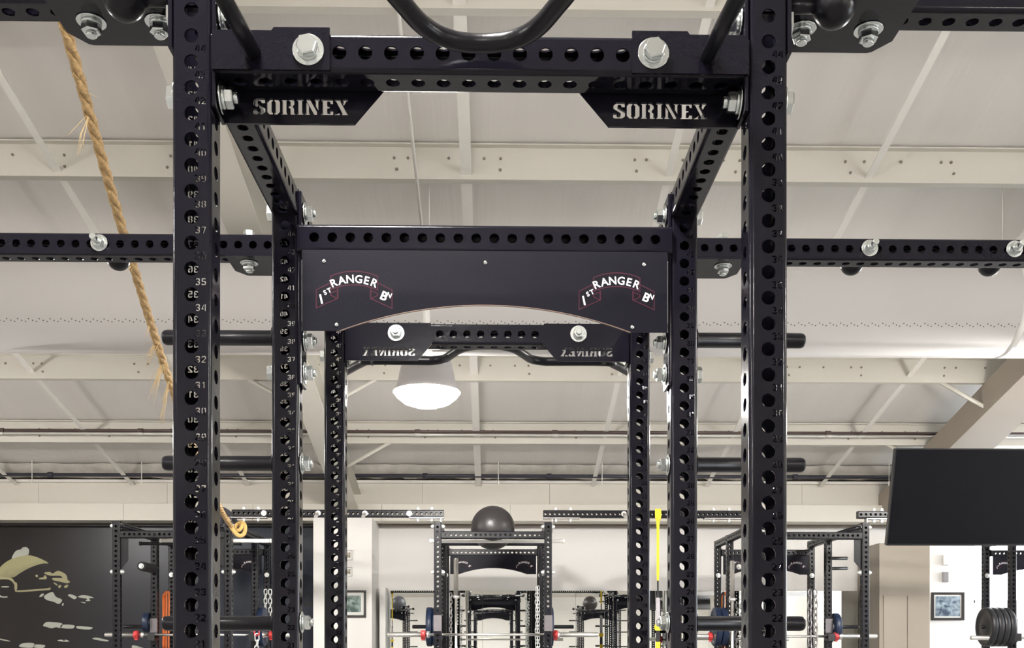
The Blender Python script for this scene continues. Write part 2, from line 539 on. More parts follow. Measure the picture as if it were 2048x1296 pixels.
# slab-serif stencil capitals of the gusset plates
LET = {
    'S': ([[(0, 0.3), (0.5, 0), (3.4, 0), (4.6, 1.0), (4.6, 3.0), (1.7, 4.9), (1.7, 5.6), (2.0, 5.9), (2.8, 5.9), (3.2, 5.4), (3.2, 4.9), (4.5, 4.9), (4.5, 6.8), (4.0, 7), (1.2, 7), (0.1, 6.0), (0.1, 4.2), (2.9, 2.3), (2.9, 1.4), (2.6, 1.1), (1.8, 1.1), (1.4, 1.6), (1.4, 2.2), (0, 2.2)]], 4.7),
    'O': ([[(2.2, 0), (1.0, 0), (0, 1.2), (0, 5.8), (1.0, 7), (2.2, 7), (2.2, 5.9), (1.7, 5.5), (1.7, 1.5), (2.2, 1.1)],
           [(2.7, 0), (3.9, 0), (4.9, 1.2), (4.9, 5.8), (3.9, 7), (2.7, 7), (2.7, 5.9), (3.2, 5.5), (3.2, 1.5), (2.7, 1.1)]], 4.9),
    'R': ([[(0, 0), (2.3, 0), (2.3, 0.9), (1.9, 0.9), (1.9, 6.1), (2.3, 6.1), (2.3, 7), (0, 7), (0, 6.1), (0.4, 6.1), (0.4, 0.9), (0, 0.9)],
           [(2.7, 7), (4.1, 7), (4.9, 6.2), (4.9, 4.4), (4.2, 3.6), (4.8, 2.8), (4.8, 0.9), (5.3, 0.9), (5.3, 0), (3.4, 0), (3.4, 2.6), (2.7, 3.0), (2.7, 4.1), (3.4, 4.5), (3.4, 5.8), (2.7, 6.1)]], 5.3),
    'I': ([[(0, 0), (2.5, 0), (2.5, 0.9), (2.0, 0.9), (2.0, 6.1), (2.5, 6.1), (2.5, 7), (0, 7), (0, 6.1), (0.5, 6.1), (0.5, 0.9), (0, 0.9)]], 2.5),
    'N': ([[(0, 0), (1.9, 0), (1.9, 0.9), (1.5, 0.9), (1.5, 4.0), (0.5, 6.0), (0.5, 0.9), (0, 0.9)],
           [(0.2, 7), (1.8, 7), (4.6, 1.4), (4.6, 0), (3.6, 0)],
           [(3.7, 7), (5.6, 7), (5.6, 6.1), (5.1, 6.1), (5.1, 2.0), (4.1, 3.9), (4.1, 6.1), (3.7, 6.1)]], 5.6),
    'E': ([[(0, 0), (4.6, 0), (4.6, 2.2), (3.7, 2.2), (3.3, 1.1), (2.3, 1.1), (2.3, 2.9), (3.2, 2.9), (3.2, 4.1), (2.3, 4.1), (2.3, 5.9), (3.3, 5.9), (3.7, 4.8), (4.5, 4.8), (4.5, 7), (0, 7), (0, 6.1), (0.6, 6.1), (0.6, 0.9), (0, 0.9)]], 4.6),
    'X': ([[(0, 0), (2.0, 0), (2.0, 0.9), (1.7, 0.9), (2.3, 2.2), (1.9, 3.2), (0.7, 0.9), (0, 0.9)],
           [(0, 7), (2.3, 7), (2.3, 6.1), (2.1, 6.1), (4.6, 0.9), (5.1, 0.9), (5.1, 0), (2.7, 0), (2.7, 0.9), (2.9, 0.9), (0.5, 6.1), (0, 6.1)],
           [(3.1, 7), (5.0, 7), (5.0, 6.1), (4.5, 6.1), (3.5, 4.1), (3.0, 5.1), (3.4, 6.1), (3.1, 6.1)]], 5.1),
}


def word(text, x0, x1, y0, y1, gap=0.55):
    tot = sum(LET[c][1] for c in text) + gap * (len(text) - 1)
    kx, ky = (x1 - x0) / tot, (y1 - y0) / 7.0
    out, x = [], 0.0
    for c in text:
        for p in LET[c][0]:
            out.append([(x0 + (x + a) * kx, y0 + b * ky) for a, b in p])
        x += LET[c][1] + gap
    return out


# ------------------------------------------------------------------ perforated square tube, along +Z, centred on its axis
def perf_tube(L, first, seg=20, nums=None, W=3.0, r=0.55, th=0.15, pitch=2.0, corner=0.34, cs=4, caps=True):
    """holes at first + k*pitch on all four faces; nums: {hole index: number} cut above that hole on faces 0 and 2"""
    mb = MB()
    h = W / 2
    fl = h - corner
    hol = []
    z = first
    while z < L - 0.7:
        if z > 0.7:
            hol.append(z)
        z += pitch
    cuts = [0.0] + [min(L, z_ + pitch - 0.62) for z_ in hol[:-1]] + [L]
    for face in range(4):
        FM = RZ(face * PI / 2) @ T(0, -h, 0) @ FRONT
        for k, z_ in enumerate(hol):
            a, b = cuts[k], cuts[k + 1]
            hs = [circle(0, z_, r, seg, PI / seg)]
            if nums and face in (0, 2) and k in nums:
                hs += digits(nums[k], 0.70, z_ + 1.0, 0.56)
            mb.plate([(-fl, a), (fl, a), (fl, b), (-fl, b)], hs, th, FM, wall_outer=False)
    # rounded corners
    for q in range(4):
        a0 = -PI / 2 + q * PI / 2
        cx, cy = fl * (1 if q in (0, 1) else -1), fl * (-1 if q in (0, 3) else 1)
        v, f = [], []
        for i in range(cs + 1):
            a = a0 + (PI / 2) * i / cs
            v.append((cx + corner * math.cos(a), cy + corner * math.sin(a), 0))
            v.append((cx + corner * math.cos(a), cy + corner * math.sin(a), L))
        for i in range(cs):
            f.append((2 * i, 2 * i + 2, 2 * i + 3, 2 * i + 1))
        mb.add(v, f, True)
        v = [(cx + (corner - th) * math.cos(a0 + (PI / 2) * i / 2), cy + (corner - th) * math.sin(a0 + (PI / 2) * i / 2), zz) for i in range(3) for zz in (0, L)]
        mb.add(v, [(2 * i, 2 * i + 1, 2 * i + 3, 2 * i + 2) for i in range(2)], True)
    if caps:
        for zz, m_ in ((0.0, T(0, 0, 0) @ RX(PI)), (L, T(0, 0, L))):
            mb.plate([(-fl, -h + .02), (fl, -h + .02), (h - .02, -fl), (h - .02, fl), (fl, h - .02), (-fl, h - .02), (-h + .02, fl), (-h + .02, -fl)],
                     [[(-fl, -fl), (fl, -fl), (fl, fl), (-fl, fl)]] if caps == 'ring' else [], 0.1, m_)
    return mb


UP_H = EYE + 51.5
N_FIRST = 9.4        # height of hole number 0
up_nums = {}
zs_ = [1.4 + 2 * k for k in range(60)]
_h = [z for z in zs_ if 0.7 < z < UP_H - 0.7]
for k, z in enumerate(_h):
    n = round((z - 7.4) / 2)       # label n sits one inch above the hole below it
    if 1 <= n <= 44 and k < len(_h) - 1:
        up_nums[k] = n
ME = {}
ME['upright'] = perf_tube(UP_H, 1.4, 20, up_nums, caps='ring').mesh('upright', 'steel_black')
ME['upright_far'] = perf_tube(UP_H, 1.4, 10, None, cs=2, caps='ring').mesh('upright_far', 'satin_black')
ME['beam42'] = perf_tube(41.8, 1.9, 20).mesh('crossbeam', 'steel_black')
ME['side32'] = perf_tube(32.4, 1.2, 20).mesh('side_beam', 'steel_black')
ME['bridge80'] = perf_tube(80, 1.0, 16).mesh('bridge_tube', 'steel_black')
ME['beam42_far'] = perf_tube(41.8, 1.9, 10, cs=2).mesh('crossbeam_far', 'satin_black')
ME['bridge86_far'] = perf_tube(86, 1.0, 10, cs=2).mesh('bridge_far', 'satin_black')
ME['side43_far'] = perf_tube(43, 1.5, 8, cs=2).mesh('side_far', 'satin_black')
ME['side22_far'] = perf_tube(22, 1.0, 8, cs=2).mesh('side_far_short', 'satin_black')


def hexa(mb, af, z0, z1, mtx=None, ch=0.08):
    R = af / math.sqrt(3)
    mb.lathe([(R * 0.9, z0), (R, z0 + ch), (R, z1 - ch), (R * 0.9, z1)], 6, mtx, False)


def bolt_mesh(name, stud=0.5, wash=1.22, mt='zinc', n=28):
    mb = MB()
    mb.cyl(wash, 0, 0.14, n, bev=0.03)
    mb.cyl(0.85, 0.14, 0.36, n, bev=0.05)
    hexa(mb, 1.42, 0.36, 1.0)
    if stud:
        mb.cyl(0.44, 1.0, 1.0 + stud, 16, bev=0.06)
    return mb.mesh(name, mt)


ME['nut'] = bolt_mesh('bolt_nut', 0.35)
ME['head'] = bolt_mesh('bolt_head', 0.0)
ME['long_stud'] = bolt_mesh('bolt_stud', 1.5, 1.15)
ME['bolt_far'] = bolt_mesh('bolt_far', 0.3, 1.15, 'zinc_far', 10)
mb = MB()
mb.cyl(1.22, 0, .12, 28, bev=.03)
hexa(mb, 1.6, .12, 0.75)
ME['thin_head'] = mb.mesh('bolt_thin_head', 'zinc')


def bolt(parent, kind, p, axis, name='bolt', spin=0.0):
    return obj(name, ME[kind], parent, mtx=T(*p) @ AX[axis] @ RZ(spin))


# ================================================================== THE SETTING
WY = 530.0           # back wall
SL = 0.245           # roof slope


def roof_h(y):
    return EYE + 85.0 + SL * (WY - y)


RIDGE = -20.0
XL, XR, YB = -420.0, 340.0, -570.0
EAVE = EYE + 85.0
HR = roof_h(RIDGE)

mb = MB()
mb.box(XL, XR, YB, WY + 12, -6, 0)
struct(mb.build('floor', 'floor'))

# roof: two slopes
mb = MB()
th = 4.0
for (ya, za, yb, zb) in ((RIDGE, HR, WY + 12, roof_h(WY + 12)), (YB, roof_h(WY + 12), RIDGE, HR)):
    v = [(XL, ya, za), (XR, ya, za), (XR, yb, zb), (XL, yb, zb), (XL, ya, za + th), (XR, ya, za + th), (XR, yb, zb + th), (XL, yb, zb + th)]
    f = [(0, 3, 2, 1), (4, 5, 6, 7), (0, 1, 5, 4), (1, 2, 6, 5), (2, 3, 7, 6), (3, 0, 4, 7)]
    f[0] = (0, 1, 2, 3)[::-1]
    mb.add(v, f, False)
ceiling = struct(mb.build('ceiling', 'vinyl'))

# Z purlins with bolt rows, running left to right under the roof skin
PUR = [236, 292, 350, 405, 461]
PD = 9.0
for i, y in enumerate([-500, -440, -380, -320, -260, -200, -140, -80, 56, 116, 176] + PUR):
    zt = (roof_h(y) if y > RIDGE else roof_h(2 * RIDGE - y)) - 0.3
    mb = MB()
    mb.box(XL + 1, XR - 1, y, y + 0.35, zt - PD, zt)
    mb.box(XL + 1, XR - 1, y, y + 2.8, zt - PD - .3, zt - PD)
    mb.box(XL + 1, XR - 1, y - 2.0, y, zt - 0.3, zt + 0.1)
    mb.build('purlin', 'frame_white', ceiling)
    if y in PUR[1:]:
        mb = MB()
        x = -330.0
        while x < 330:
            for dx, dz in ((0, 3.4), (4.2, 3.4), (0, 6.6), (15, 3.4), (26, 3.4), (30, 3.4), (30, 6.6)):
                mb.cyl(0.42, 0, 0.3, 6, T(x + dx + random.uniform(-1, 1), y, zt - dz) @ AX['-y'])
            x += 62 + random.uniform(-8, 8)
        o = mb.build('purlin_bolts', 'bolt_grey', ceiling)
        o['kind'] = 'stuff'

# straps under the purlins, running down the slope
ang = math.atan(SL)
for x in [-8 + 57.7 * k for k in range(-6, 6)]:
    if abs(x + 66) < 2 or abs(x - 223) < 2 or x > XR or x < XL:
        continue
    mb = MB()
    w = 1.55 if abs(x + 8) < 1 else 1.05
    for (ya, yb) in ((30, 527),):
        za, zb = roof_h(ya) - PD - 0.9, roof_h(yb) - PD + 3.4
        za -= 0.9
        zb -= 0.6
        v = []
        for (yy, zz) in ((ya, za), (yb, zb)):
            v += [(x - w, yy, zz), (x + w, yy, zz), (x + w, yy, zz + .3), (x - w, yy, zz + .3)]
        mb.add(v, [(0, 1, 2, 3), (4, 7, 6, 5), (0, 4, 5, 1), (1, 5, 6, 2), (2, 6, 7, 3), (3, 7, 4, 0)], False)
    mb.build('roof_strap', 'strap_white', ceiling)

mb = MB()
za, zb = roof_h(120) - PD - 1.2, roof_h(335) - PD - 1.2
mb.tube([(-22, 120, za), (-22, 335, zb)], .45, 8)
mb.build('lamp_conduit', 'strap_white', ceiling)

# main frames: tapered rafter of two flanges and a web
for fx, fcol in ((-72, 'frame_white'), (203, 'wall_tan')):
    mb = MB()

    def slab(x0, x1, y0, y1, b0, t0, b1, t1):
        v = [(x0, y0, b0), (x1, y0, b0), (x1, y0, t0), (x0, y0, t0), (x0, y1, b1), (x1, y1, b1), (x1, y1, t1), (x0, y1, t1)]
        mb.add(v, [(0, 1, 2, 3), (4, 7, 6, 5), (0, 4, 5, 1), (1, 5, 6, 2), (2, 6, 7, 3), (3, 7, 4, 0)], False)
    y0, y1 = RIDGE, 521
    d0, d1 = 22.0, 21.0
    slab(fx - 5, fx + 5, y0, y1, roof_h(y0) - d0 - .5, roof_h(y0) - d0, roof_h(y1) - d1 - .5, roof_h(y1) - d1)
    slab(fx - .2, fx + .2, y0, y1, roof_h(y0) - d0, roof_h(y0) - PD, roof_h(y1) - d1, roof_h(y1) - PD)
    slab(fx - 5, fx + 5, y0, y1, roof_h(y0) - PD - 1.5, roof_h(y0) - PD - 1, roof_h(y1) - PD - 1.5, roof_h(y1) - PD - 1)
    mb.box(fx - 5, fx + 5, 336, 336.8, roof_h(336) - d0 - 2.2, roof_h(336) - PD - 1)
    mb.box(fx - 5, fx + 5, 337.2, 338, roof_h(336) - d0 - 2.2, roof_h(336) - PD - 1)
    if fx > 0:
        slab(fx - 8, fx + 11, y0, y1, roof_h(y0) - d0 - 1, roof_h(y0) - d0 - .5, roof_h(y1) - d1 - 1, roof_h(y1) - d1 - .5)
        slab(fx - 8, fx - 7.5, y0, y1, roof_h(y0) - d0 - .5, roof_h(y0) - PD - 1, roof_h(y1) - d1 - .5, roof_h(y1) - PD - 1)
        slab(fx + 10.5, fx + 11, y0, y1, roof_h(y0) - d0 - .5, roof_h(y0) - PD - 1, roof_h(y1) - d1 - .5, roof_h(y1) - PD - 1)
    mb.build('rafter', fcol, ceiling)
    for y in (405, 461):                       # flange braces from rafter to purlin
        for sx in (-1, 1):
            mb = MB()
            a = Vector((fx + sx * 3, y + 1, roof_h(y) - d0 + .5))
            b = Vector((fx + sx * 27, y + 1, roof_h(y) - PD + 1))
            mb.tube([a, b], 0.95, 4)
            mb.build('flange_brace', 'frame_white', ceiling)

# back wall with the deep white bulkhead along its top
wall = MB()
wx0, wx1, wz0, wz1 = 250.0, XR, 74.0, 107.0            # daylight window right of the racks
wall.box(XL, wx0, WY, WY + 8, 0, EAVE)
wall.box(wx0, wx1, WY, WY + 8, 0, wz0)
wall.box(wx0, wx1, WY, WY + 8, wz1, EAVE)
wall_back = struct(wall.build('wall_back', 'wall'))
mb = MB()
for k in range(12):
    x0 = XL + k * 64.0
    x1 = min(x0 + 63.9, XR)
    mb = MB()
    mb.box(x0, x1, 517, WY - 0.2, EYE + 72.4, EYE + 84.2, bev=.05)
    mb.build('bulkhead_panel', 'wall_panel', wall_back)
    mb = MB()
    mb.box(x0 - 20 if k else x0, min(x1 - 20, XR), 512.0, WY - 0.2, EYE + 63.9, EYE + 72.3, bev=.08)
    mb.build('bulkhead_panel', 'wall_panel', wall_back)
mb = MB()
mb.box(XL, XR, 514, 517, EYE + 83.2, EYE + 84.5)
mb.build('eave_angle', 'strap_white', wall_back)
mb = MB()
mb.box(XL, -84, 524, WY - .1, EYE + 62.6, EYE + 64.0)  # dark strip painting the bulkhead's shadow above the mural
mb.build('mural_shadow_strip', 'frame_dark', wall_back)
mb = MB()
mb.box(-59, XR, 524, WY - .1, EYE + 62.9, EYE + 64.4)  # brown strip in place of the shadow cast by the bulkhead overhang
mb.build('shadow_strip', 'shadow_brown', wall_back)
# crumpled insulation where the roof meets the wall
mb = MB()
nx = 170
rows = []
for i in range(nx + 1):
    x = XL + (XR - XL) * i / nx
    rows.append([(x, 506 - 2, roof_h(504) - 0.6 + random.uniform(-.5, .1)),
                 (x, 508, roof_h(508) - 3.5 + random.uniform(-1.3, .8)),
                 (x, 513 + random.uniform(-1, 1), roof_h(513) - 3.6 + random.uniform(-.9, .9)),
                 (x, 520, EYE + 85.4 + random.uniform(-.4, .4)), (x, 528, EYE + 84.6)])
v = [p for r_ in rows for p in r_]
f = []
for i in range(nx):
    for k in range(4):
        f.append((i * 5 + k, i * 5 + k + 1, (i + 1) * 5 + k + 1, (i + 1) * 5 + k))
mb.add(v, f, True)
struct(mb.build('trim_1', 'metal_eave'))

# columns of the main frames, clad
mb = MB()
mb.box(-88, -59.5, 500, WY, 0, EYE + 64, bev=.1)
struct(mb.build('trim_2', 'wall'))
mb = MB()
mb.box(-57.5, -54.5, 515, WY, 0, EYE + 31, bev=.1)
struct(mb.build('trim_3', 'wall'))
mb = MB()
mb.box(189, 214, 500, WY, 0, EYE + 52, bev=.1)
col = struct(mb.build('trim_4', 'wall_tan'))
mb = MB()
mb.box(191, 202.4, 499.4, 500, 0, EYE + 26.3, bev=.1)
mb.build('door_leaf', 'wall_tan', col)
mb = MB()
mb.box(202.8, 213.6, 499.4, 500, 0, EYE + 26.3, bev=.1)
mb.build('door_leaf', 'wall_tan', col)

# window in the back wall (daylight)
win = struct(bpy.data.objects.new('window_1', None))
C.objects.link(win)
mb = MB()
for (x0, x1, z0, z1) in ((wx0, wx0 + 1.5, wz0, wz1), (wx1 - 3.5, wx1 - 2, wz0, wz1), (wx0, wx1 - 2, wz0, wz0 + 1.5), (wx0, wx1 - 2, wz1 - 1.5, wz1), (wx0 + 34, wx0 + 36, wz0, wz1)):
    mb.box(x0, x1, WY + 2, WY + 5, z0, z1)
mb.build('window_frame', 'frame_white', win)

# left, right and rear walls; the right one has a tall open doorway that lets the daylight in
mb = MB()
mb.box(XL - 8, XL, YB, WY + 8, 0, HR + 4)
struct(mb.build('wall_left', 'wall'))
mb = MB()
dy0, dy1, dz1 = 62.0, 118.0, 92.0
mb.box(XR, XR + 8, YB, dy0, 0, HR + 4)
mb.box(XR, XR + 8, dy1, 395, 0, HR + 4)
mb.box(XR, XR + 8, 395, 522, 0, 62)  # added opening near the corner, brightens the right end of the back wall
mb.box(XR, XR + 8, 395, 522, 112, HR + 4)
mb.box(XR, XR + 8, 522, WY + 8, 0, HR + 4)
mb.box(XR, XR + 8, dy0, dy1, dz1, HR + 4)
struct(mb.build('wall_right', 'wall'))
mb = MB()
mb.box(XL - 8, XR + 8, YB - 8, YB, 0, HR)
struct(mb.build('wall_rear', 'wall'))

# sprinkler and gas pipes with hanger rods
def pipe(name, label, y, z, r, m, cat='pipe'):
    t = thing(name, label, cat, (0, y, z))
    mb = MB()
    mb.cyl(r, XL + 2, XR - 2, 12, AX['+x'])
    mb.build('pipe_run', m, t)
    for k in range(-5, 6):
        mb = MB()
        mb.cyl(r * 1.5, -1.2, 1.2, 12, T(k * 61 + 27, 0, 0) @ AX['+x'], bev=.1)
        mb.build('coupling', m, t)
    return t


zp = EYE + (1298 - 864) / (FPX / 455)
pipe('sprinkler_pipe', 'dark red sprinkler pipe running along the purlin behind the lamp', 455, zp, 0.7, 'pipe_red')
pipe('conduit_pipe', 'bright metal conduit just below the dark red sprinkler pipe', 454, zp - 1.6, 0.5, 'pipe_bright')
t = pipe('gas_pipe', 'dark blue pipe running along the eave above the white bulkhead', 505, EYE + (1298 - 952) / (FPX / 505), 0.9, 'pipe_dark')
for x in (-225, -172, -72, 2, 53, 195):
    mb = MB()
    mb.cyl(0.22, -4, 23, 6, T(x, -2, 0))
    mb.cyl(0.5, -4.6, -2.6, 8, T(x, -2, 0))
    mb.build('hanger_rod', 'strap_white', t)

# ================================================================== WALL MIRROR
mir = thing('wall_mirror', 'long wall mirror of joined panels behind the far racks', 'mirror', (0, 527.5, 0))
xs = [-54, -6, 42, 90, 138, 188.5]
for a, b in zip(xs[:-1], xs[1:]):
    mb = MB()
    mb.box(a + .06, b - .06, 0, 0.3, 4, EYE + 30.0)
    mb.build('mirror_panel', 'mirror', mir)
mb = MB()
mb.box(xs[0], xs[-1], -.15, .35, 3.2, 4)
mb.build('bottom_channel', 'steel_plain', mir)

# ================================================================== FABRIC DUCT
duct = thing('fabric_duct', 'wide round white fabric air duct hanging across the room', 'air duct', (0, 300, EYE + 101))
mb = MB()
R_D = 14.6
mb.cyl(R_D, XL + 4, XR - 4, 64, AX['+x'])
mb.build('duct_sleeve', 'duct', duct)
mb = MB()
for i in range(430):                          # staggered row of air holes
    x = -215 + i * 1.0
    a = math.radians(-142.5 + (2.6 if i % 3 == 0 else (-.4 if i % 3 == 1 else 1.4)))
    p = (x, R_D * math.cos(a), R_D * math.sin(a))
    n_ = Matrix.Translation(p) @ Matrix.Rotation(a, 4, 'X') @ RX(-PI / 2)
    mb.cyl(0.2, -.02, .03, 5, n_)
o = mb.build('air_holes', 'dark_dot', duct)
o['kind'] = 'stuff'
for x in (-380, -200, -19, 150, 320):
    mb = MB()
    mb.cyl(R_D + .08, x - 1.0, x + 1.0, 64, AX['+x'])
    mb.build('seam_band', 'pvc', duct)
    mb = MB()
    mb.cyl(.12, R_D, roof_h(300) - EYE - 101 - .2, 6, T(x, 0, 0))
    mb.build('hanger_wire', 'strap_white', duct)

# ================================================================== HIGH BAY LAMPS
def lamp(x, y, z, label):
    t = thing('high_bay_lamp', label, 'lamp', (x, y, z), group='high bay lamps under the roof')
    mb = MB()
    prof = [(2.2, 17.5), (4.2, 17.0), (6.4, 14.5), (8.0, 10.5), (9.0, 6.0), (9.7, 2.2), (10.9, 0.9), (11.0, 0.2)]
    mb.lathe(prof[::-1], 40, cap=False)
    mb.lathe([(r_ - .15, z_) for r_, z_ in prof], 40, cap=False)
    mb.build('reflector', 'reflector', t)
    mb = MB()
    nl = 40 if (y == 335 and x < 0 and x > -100) else 16
    mb.lathe([(0.01, -4.6), (4, -4.3), (7.5, -3.1), (9.8, -1.3), (10.9, 0.2), (10.4, 0.7), (9.2, 2.6)], nl, cap=False)
    mb.lathe([(9.2, 2.6), (8.6, 5.5), (0.01, 5.6)], nl, cap=False)
    mb.build('lens', 'lamp_glow', t)
    mb = MB()
    mb.cyl(2.6, 17.2, 25, 20, bev=.3)
    mb.build('ballast_housing', 'reflector', t)
    mb = MB()
    yy = y
    top = (roof_h(yy) if yy > RIDGE else roof_h(2 * RIDGE - yy)) - z
    mb.cyl(.3, 25, top - .2, 8)
    mb.build('stem', 'strap_white', t)
    return t


for i, y in enumerate((335, 60, -190, -420)):
    for j, x in enumerate((-22, -242, 262)):
        x = 192.3 if (y == 335 and j == 2) else (305 if (y == 60 and j == 2) else x)
        z = EYE + 83.5 if y == 335 else EYE + 118
        if y == 335:
            lb = ('bright bell-shaped high bay lamp glowing below the arched header panel', 'high bay lamp hanging out of view over the dark mural side', 'high bay lamp hanging out of view over the doorway side')[j]
        else:
            lb = '%s high bay lamp of the %s row out of view behind the camera' % (('middle', 'left', 'right')[j], {60: 'first', -190: 'second', -420: 'third'}[y])
        lamp(x, y, z, lb)

# ================================================================== MAIN DOUBLE RACK
RACK_LABEL = 'tall black double power rack filling the foreground, with perforated numbered uprights'


def text_into(mb, ch, size, mtx, bold=0.0):
    cu = bpy.data.curves.new('glyph', 'FONT')
    cu.body = ch
    cu.size = size
    cu.align_x = 'CENTER'
    cu.resolution_u = 3
    cu.offset = bold
    cu.extrude = 0.004
    o = bpy.data.objects.new('glyph', cu)
    me = o.to_mesh()
    vs_ = [tuple(p.co) for p in me.vertices]
    fs_ = [tuple(p.vertices) for p in me.polygons]
    o.to_mesh_clear()
    bpy.data.objects.remove(o)
    bpy.data.curves.remove(cu)
    mb.add(vs_, fs_, False, mtx)


def ribbon(mb, pts, w, mtx, th=0.012):
    """closed outline drawn as a flat band"""
    n = len(pts)
    P = [Vector((p[0], p[1], 0)) for p in pts]
    inn = []
    for i in range(n):
        a, b, c = P[i - 1], P[i], P[(i + 1) % n]
        n1 = Vector((-(b - a).y, (b - a).x, 0)).normalized()
        n2 = Vector((-(c - b).y, (c - b).x, 0)).normalized()
        m_ = (n1 + n2)
        m_ = m_ / max(0.35, m_.length_squared / 2) if m_.length > 1e-4 else n1
        inn.append(b + m_ * w)
    v = [(p.x, p.y, th) for p in P] + [(p.x, p.y, th) for p in inn]
    f = [(i, (i + 1) % n, n + (i + 1) % n, n + i) for i in range(n)]
    mb.add(v, f, False, mtx)


def arc_band(xa, xb, yb, R, k=10):
    """points of an arc over x range with crown height yb"""
    return [(xa + (xb - xa) * i / k, yb - R + math.sqrt(R * R - (xa + (xb - xa) * i / k) ** 2)) for i in range(k + 1)]


def build_badge():
    """scroll with three lettered bands, centred, facing +w"""
    I4 = Matrix.Identity(4)
    bot = arc_band(-2.65, 2.65, 0.42, 6.4)
    top = arc_band(2.65, -2.65, 2.05, 6.4)
    centre = bot + top
    tab_l = [(-4.25, -2.2), (-1.75, -1.05), (-1.75, 0.0), (-2.65, .75), (-4.25, -0.05)]
    fold_l = [(-2.65, -0.72), (-1.8, -1.15), (-1.8, -0.1), (-2.65, -0.4)]
    tab_r = [(1.75, -1.05), (4.25, -2.2), (4.25, -0.05), (2.65, .75), (1.75, 0.0)]
    fold_r = [(1.8, -1.15), (2.65, -0.72), (2.65, -0.4), (1.8, -0.1)]
    fill, edge, let = MB(), MB(), MB()
    for p, d in ((tab_l, .004), (tab_r, .004), (fold_l, .010), (fold_r, .010), (centre, .016)):
        fill.plate(p, [], 0.003, T(0, 0, d))
        ribbon(edge, p, 0.11, T(0, 0, d), th=0.004)
    word_ = 'RANGER'
    xs_ = [-2.12, -1.28, -.42, .47, 1.27, 2.05]
    for ch, x in zip(word_, xs_):
        Rm = 5.4
        a = math.asin(x / Rm)
        y = .72 - (1 - math.cos(a)) * Rm
        text_into(let, ch, 1.22, T(x, y, .03) @ RZ(-a), .022)
    text_into(let, '1', 1.45, T(-3.55, -1.6, .03) @ RZ(.22), .03)
    text_into(let, 'S', .72, T(-3.12, -.62, .03) @ RZ(.42), .018)
    text_into(let, 'T', .72, T(-2.66, -.38, .03) @ RZ(.42), .018)
    text_into(let, 'B', 1.35, T(3.12, -1.15, .03) @ RZ(-.40), .03)
    text_into(let, 'N', .76, T(3.78, -.88, .03) @ RZ(-.40), .018)
    return fill.mesh('badge_fill', 'black_print'), edge.mesh('badge_border', 'maroon_print'), let.mesh('badge_lettering', 'white_print')


BADGE = build_badge()


def header_outline(hw, zb, za, zt, ax):
    """arched plate outline: half width, bottom corner, arch crown, top, arch half span"""
    R = (ax * ax + (za - zb) ** 2) / (2 * (za - zb))
    pts = [(-hw, zb), (-ax, zb)]
    for i in range(1, 28):
        x = -ax + 2 * ax * i / 28
        pts.append((x, za - R + math.sqrt(R * R - x * x)))
    pts += [(ax, zb), (hw, zb), (hw, zt), (-hw, zt)]
    return pts


mb = MB()
mb.plate(header_outline(20.3, 85.35, 88.3, 94.3, 16.2), [], 0.22, FRONT)
ME['header'] = mb.mesh('header_panel', 'panel_black')
ol = header_outline(20.3, 85.35, 88.3, 94.3, 16.2)[1:30]
mb = MB()
mb.add([(x, -0.02, z) for x, z in ol] + [(x, 0.24, z) for x, z in ol] + [(x, -0.02, z - .07) for x, z in ol] + [(x, 0.24, z - .07) for x, z in ol],
       [(i, i + 1, 29 + i + 1, 29 + i) for i in range(28)] + [(58 + i, 87 + i, 87 + i + 1, 58 + i + 1) for i in range(28)] + [(i, 58 + i, 58 + i + 1, i + 1) for i in range(28)] + [(29 + i, 30 + i, 88 + i, 87 + i) for i in range(28)], False)
ME['header_edge'] = mb.mesh('panel_edge', 'tan_edge')
mb = MB()
mb.lathe([(.24, 0), (.22, .08), (.12, .15), (.01, .17)], 14)
ME['rivet'] = mb.mesh('rivet', 'zinc')

# crossbeam dressings
mb = MB()
mb.plate([(-20.75, -1.5), (-11.7, -1.5), (-11.7, 1.78), (-16.0, 1.78), (-16.2, 1.52), (-20.75, 1.52)], [], .25, FRONT)
ME['bracket_l'] = mb.mesh('bracket_plate', 'steel_black')
mb = MB()
mb.plate([(11.7, -1.5), (20.75, -1.5), (20.75, 1.52), (16.2, 1.52), (16.0, 1.78), (11.7, 1.78)], [], .25, FRONT)
ME['bracket_r'] = mb.mesh('bracket_plate', 'steel_black')
mb = MB()
mb.plate([(-20.75, -4.0), (-10.25, -4.0), (-7.9, -1.25), (-8.3, 1.5), (-20.75, 1.5)], word('SORINEX', -18.35, -10.75, -3.28, -2.0), .25, FRONT)
ME['gusset_l'] = mb.mesh('gusset_plate', 'steel_black')
mb = MB()
mb.plate([(10.25, -4.0), (20.75, -4.0), (20.75, 1.5), (8.3, 1.5), (7.9, -1.25)], word('SORINEX', 10.6, 18.2, -3.35, -2.05), .25, FRONT)
ME['gusset_r'] = mb.mesh('gusset_plate', 'steel_black')
mb = MB()
mb.box(-.3, 0, -1.5, 1.5, 92.0, 102.4, bev=.06)
ME['flange'] = mb.mesh('flange_plate', 'steel_black')
mb = MB()
mb.box(-.35, 0, -1.6, 1.6, 79.7, 101.2, bev=.06)
ME['flange_mid'] = mb.mesh('flange_plate', 'steel_black')
half = [(0, -1.7), (1.1, -1.8), (2.2, -2.1), (3.45, -2.95), (4.55, -4.4), (5.77, -7.0), (6.9, -9.2), (8.8, -10.4), (11, -10.5), (18.6, -10.5), (20.4, -12.0), (23.6, -17), (26.6, -22)]
pts = [(-x, y, 0) for x, y in half[::-1]] + [(x, y, 0) for x, y in half[1:]]
mb = MB()
mb.tube(catmull(pts, 8), .68, 20)
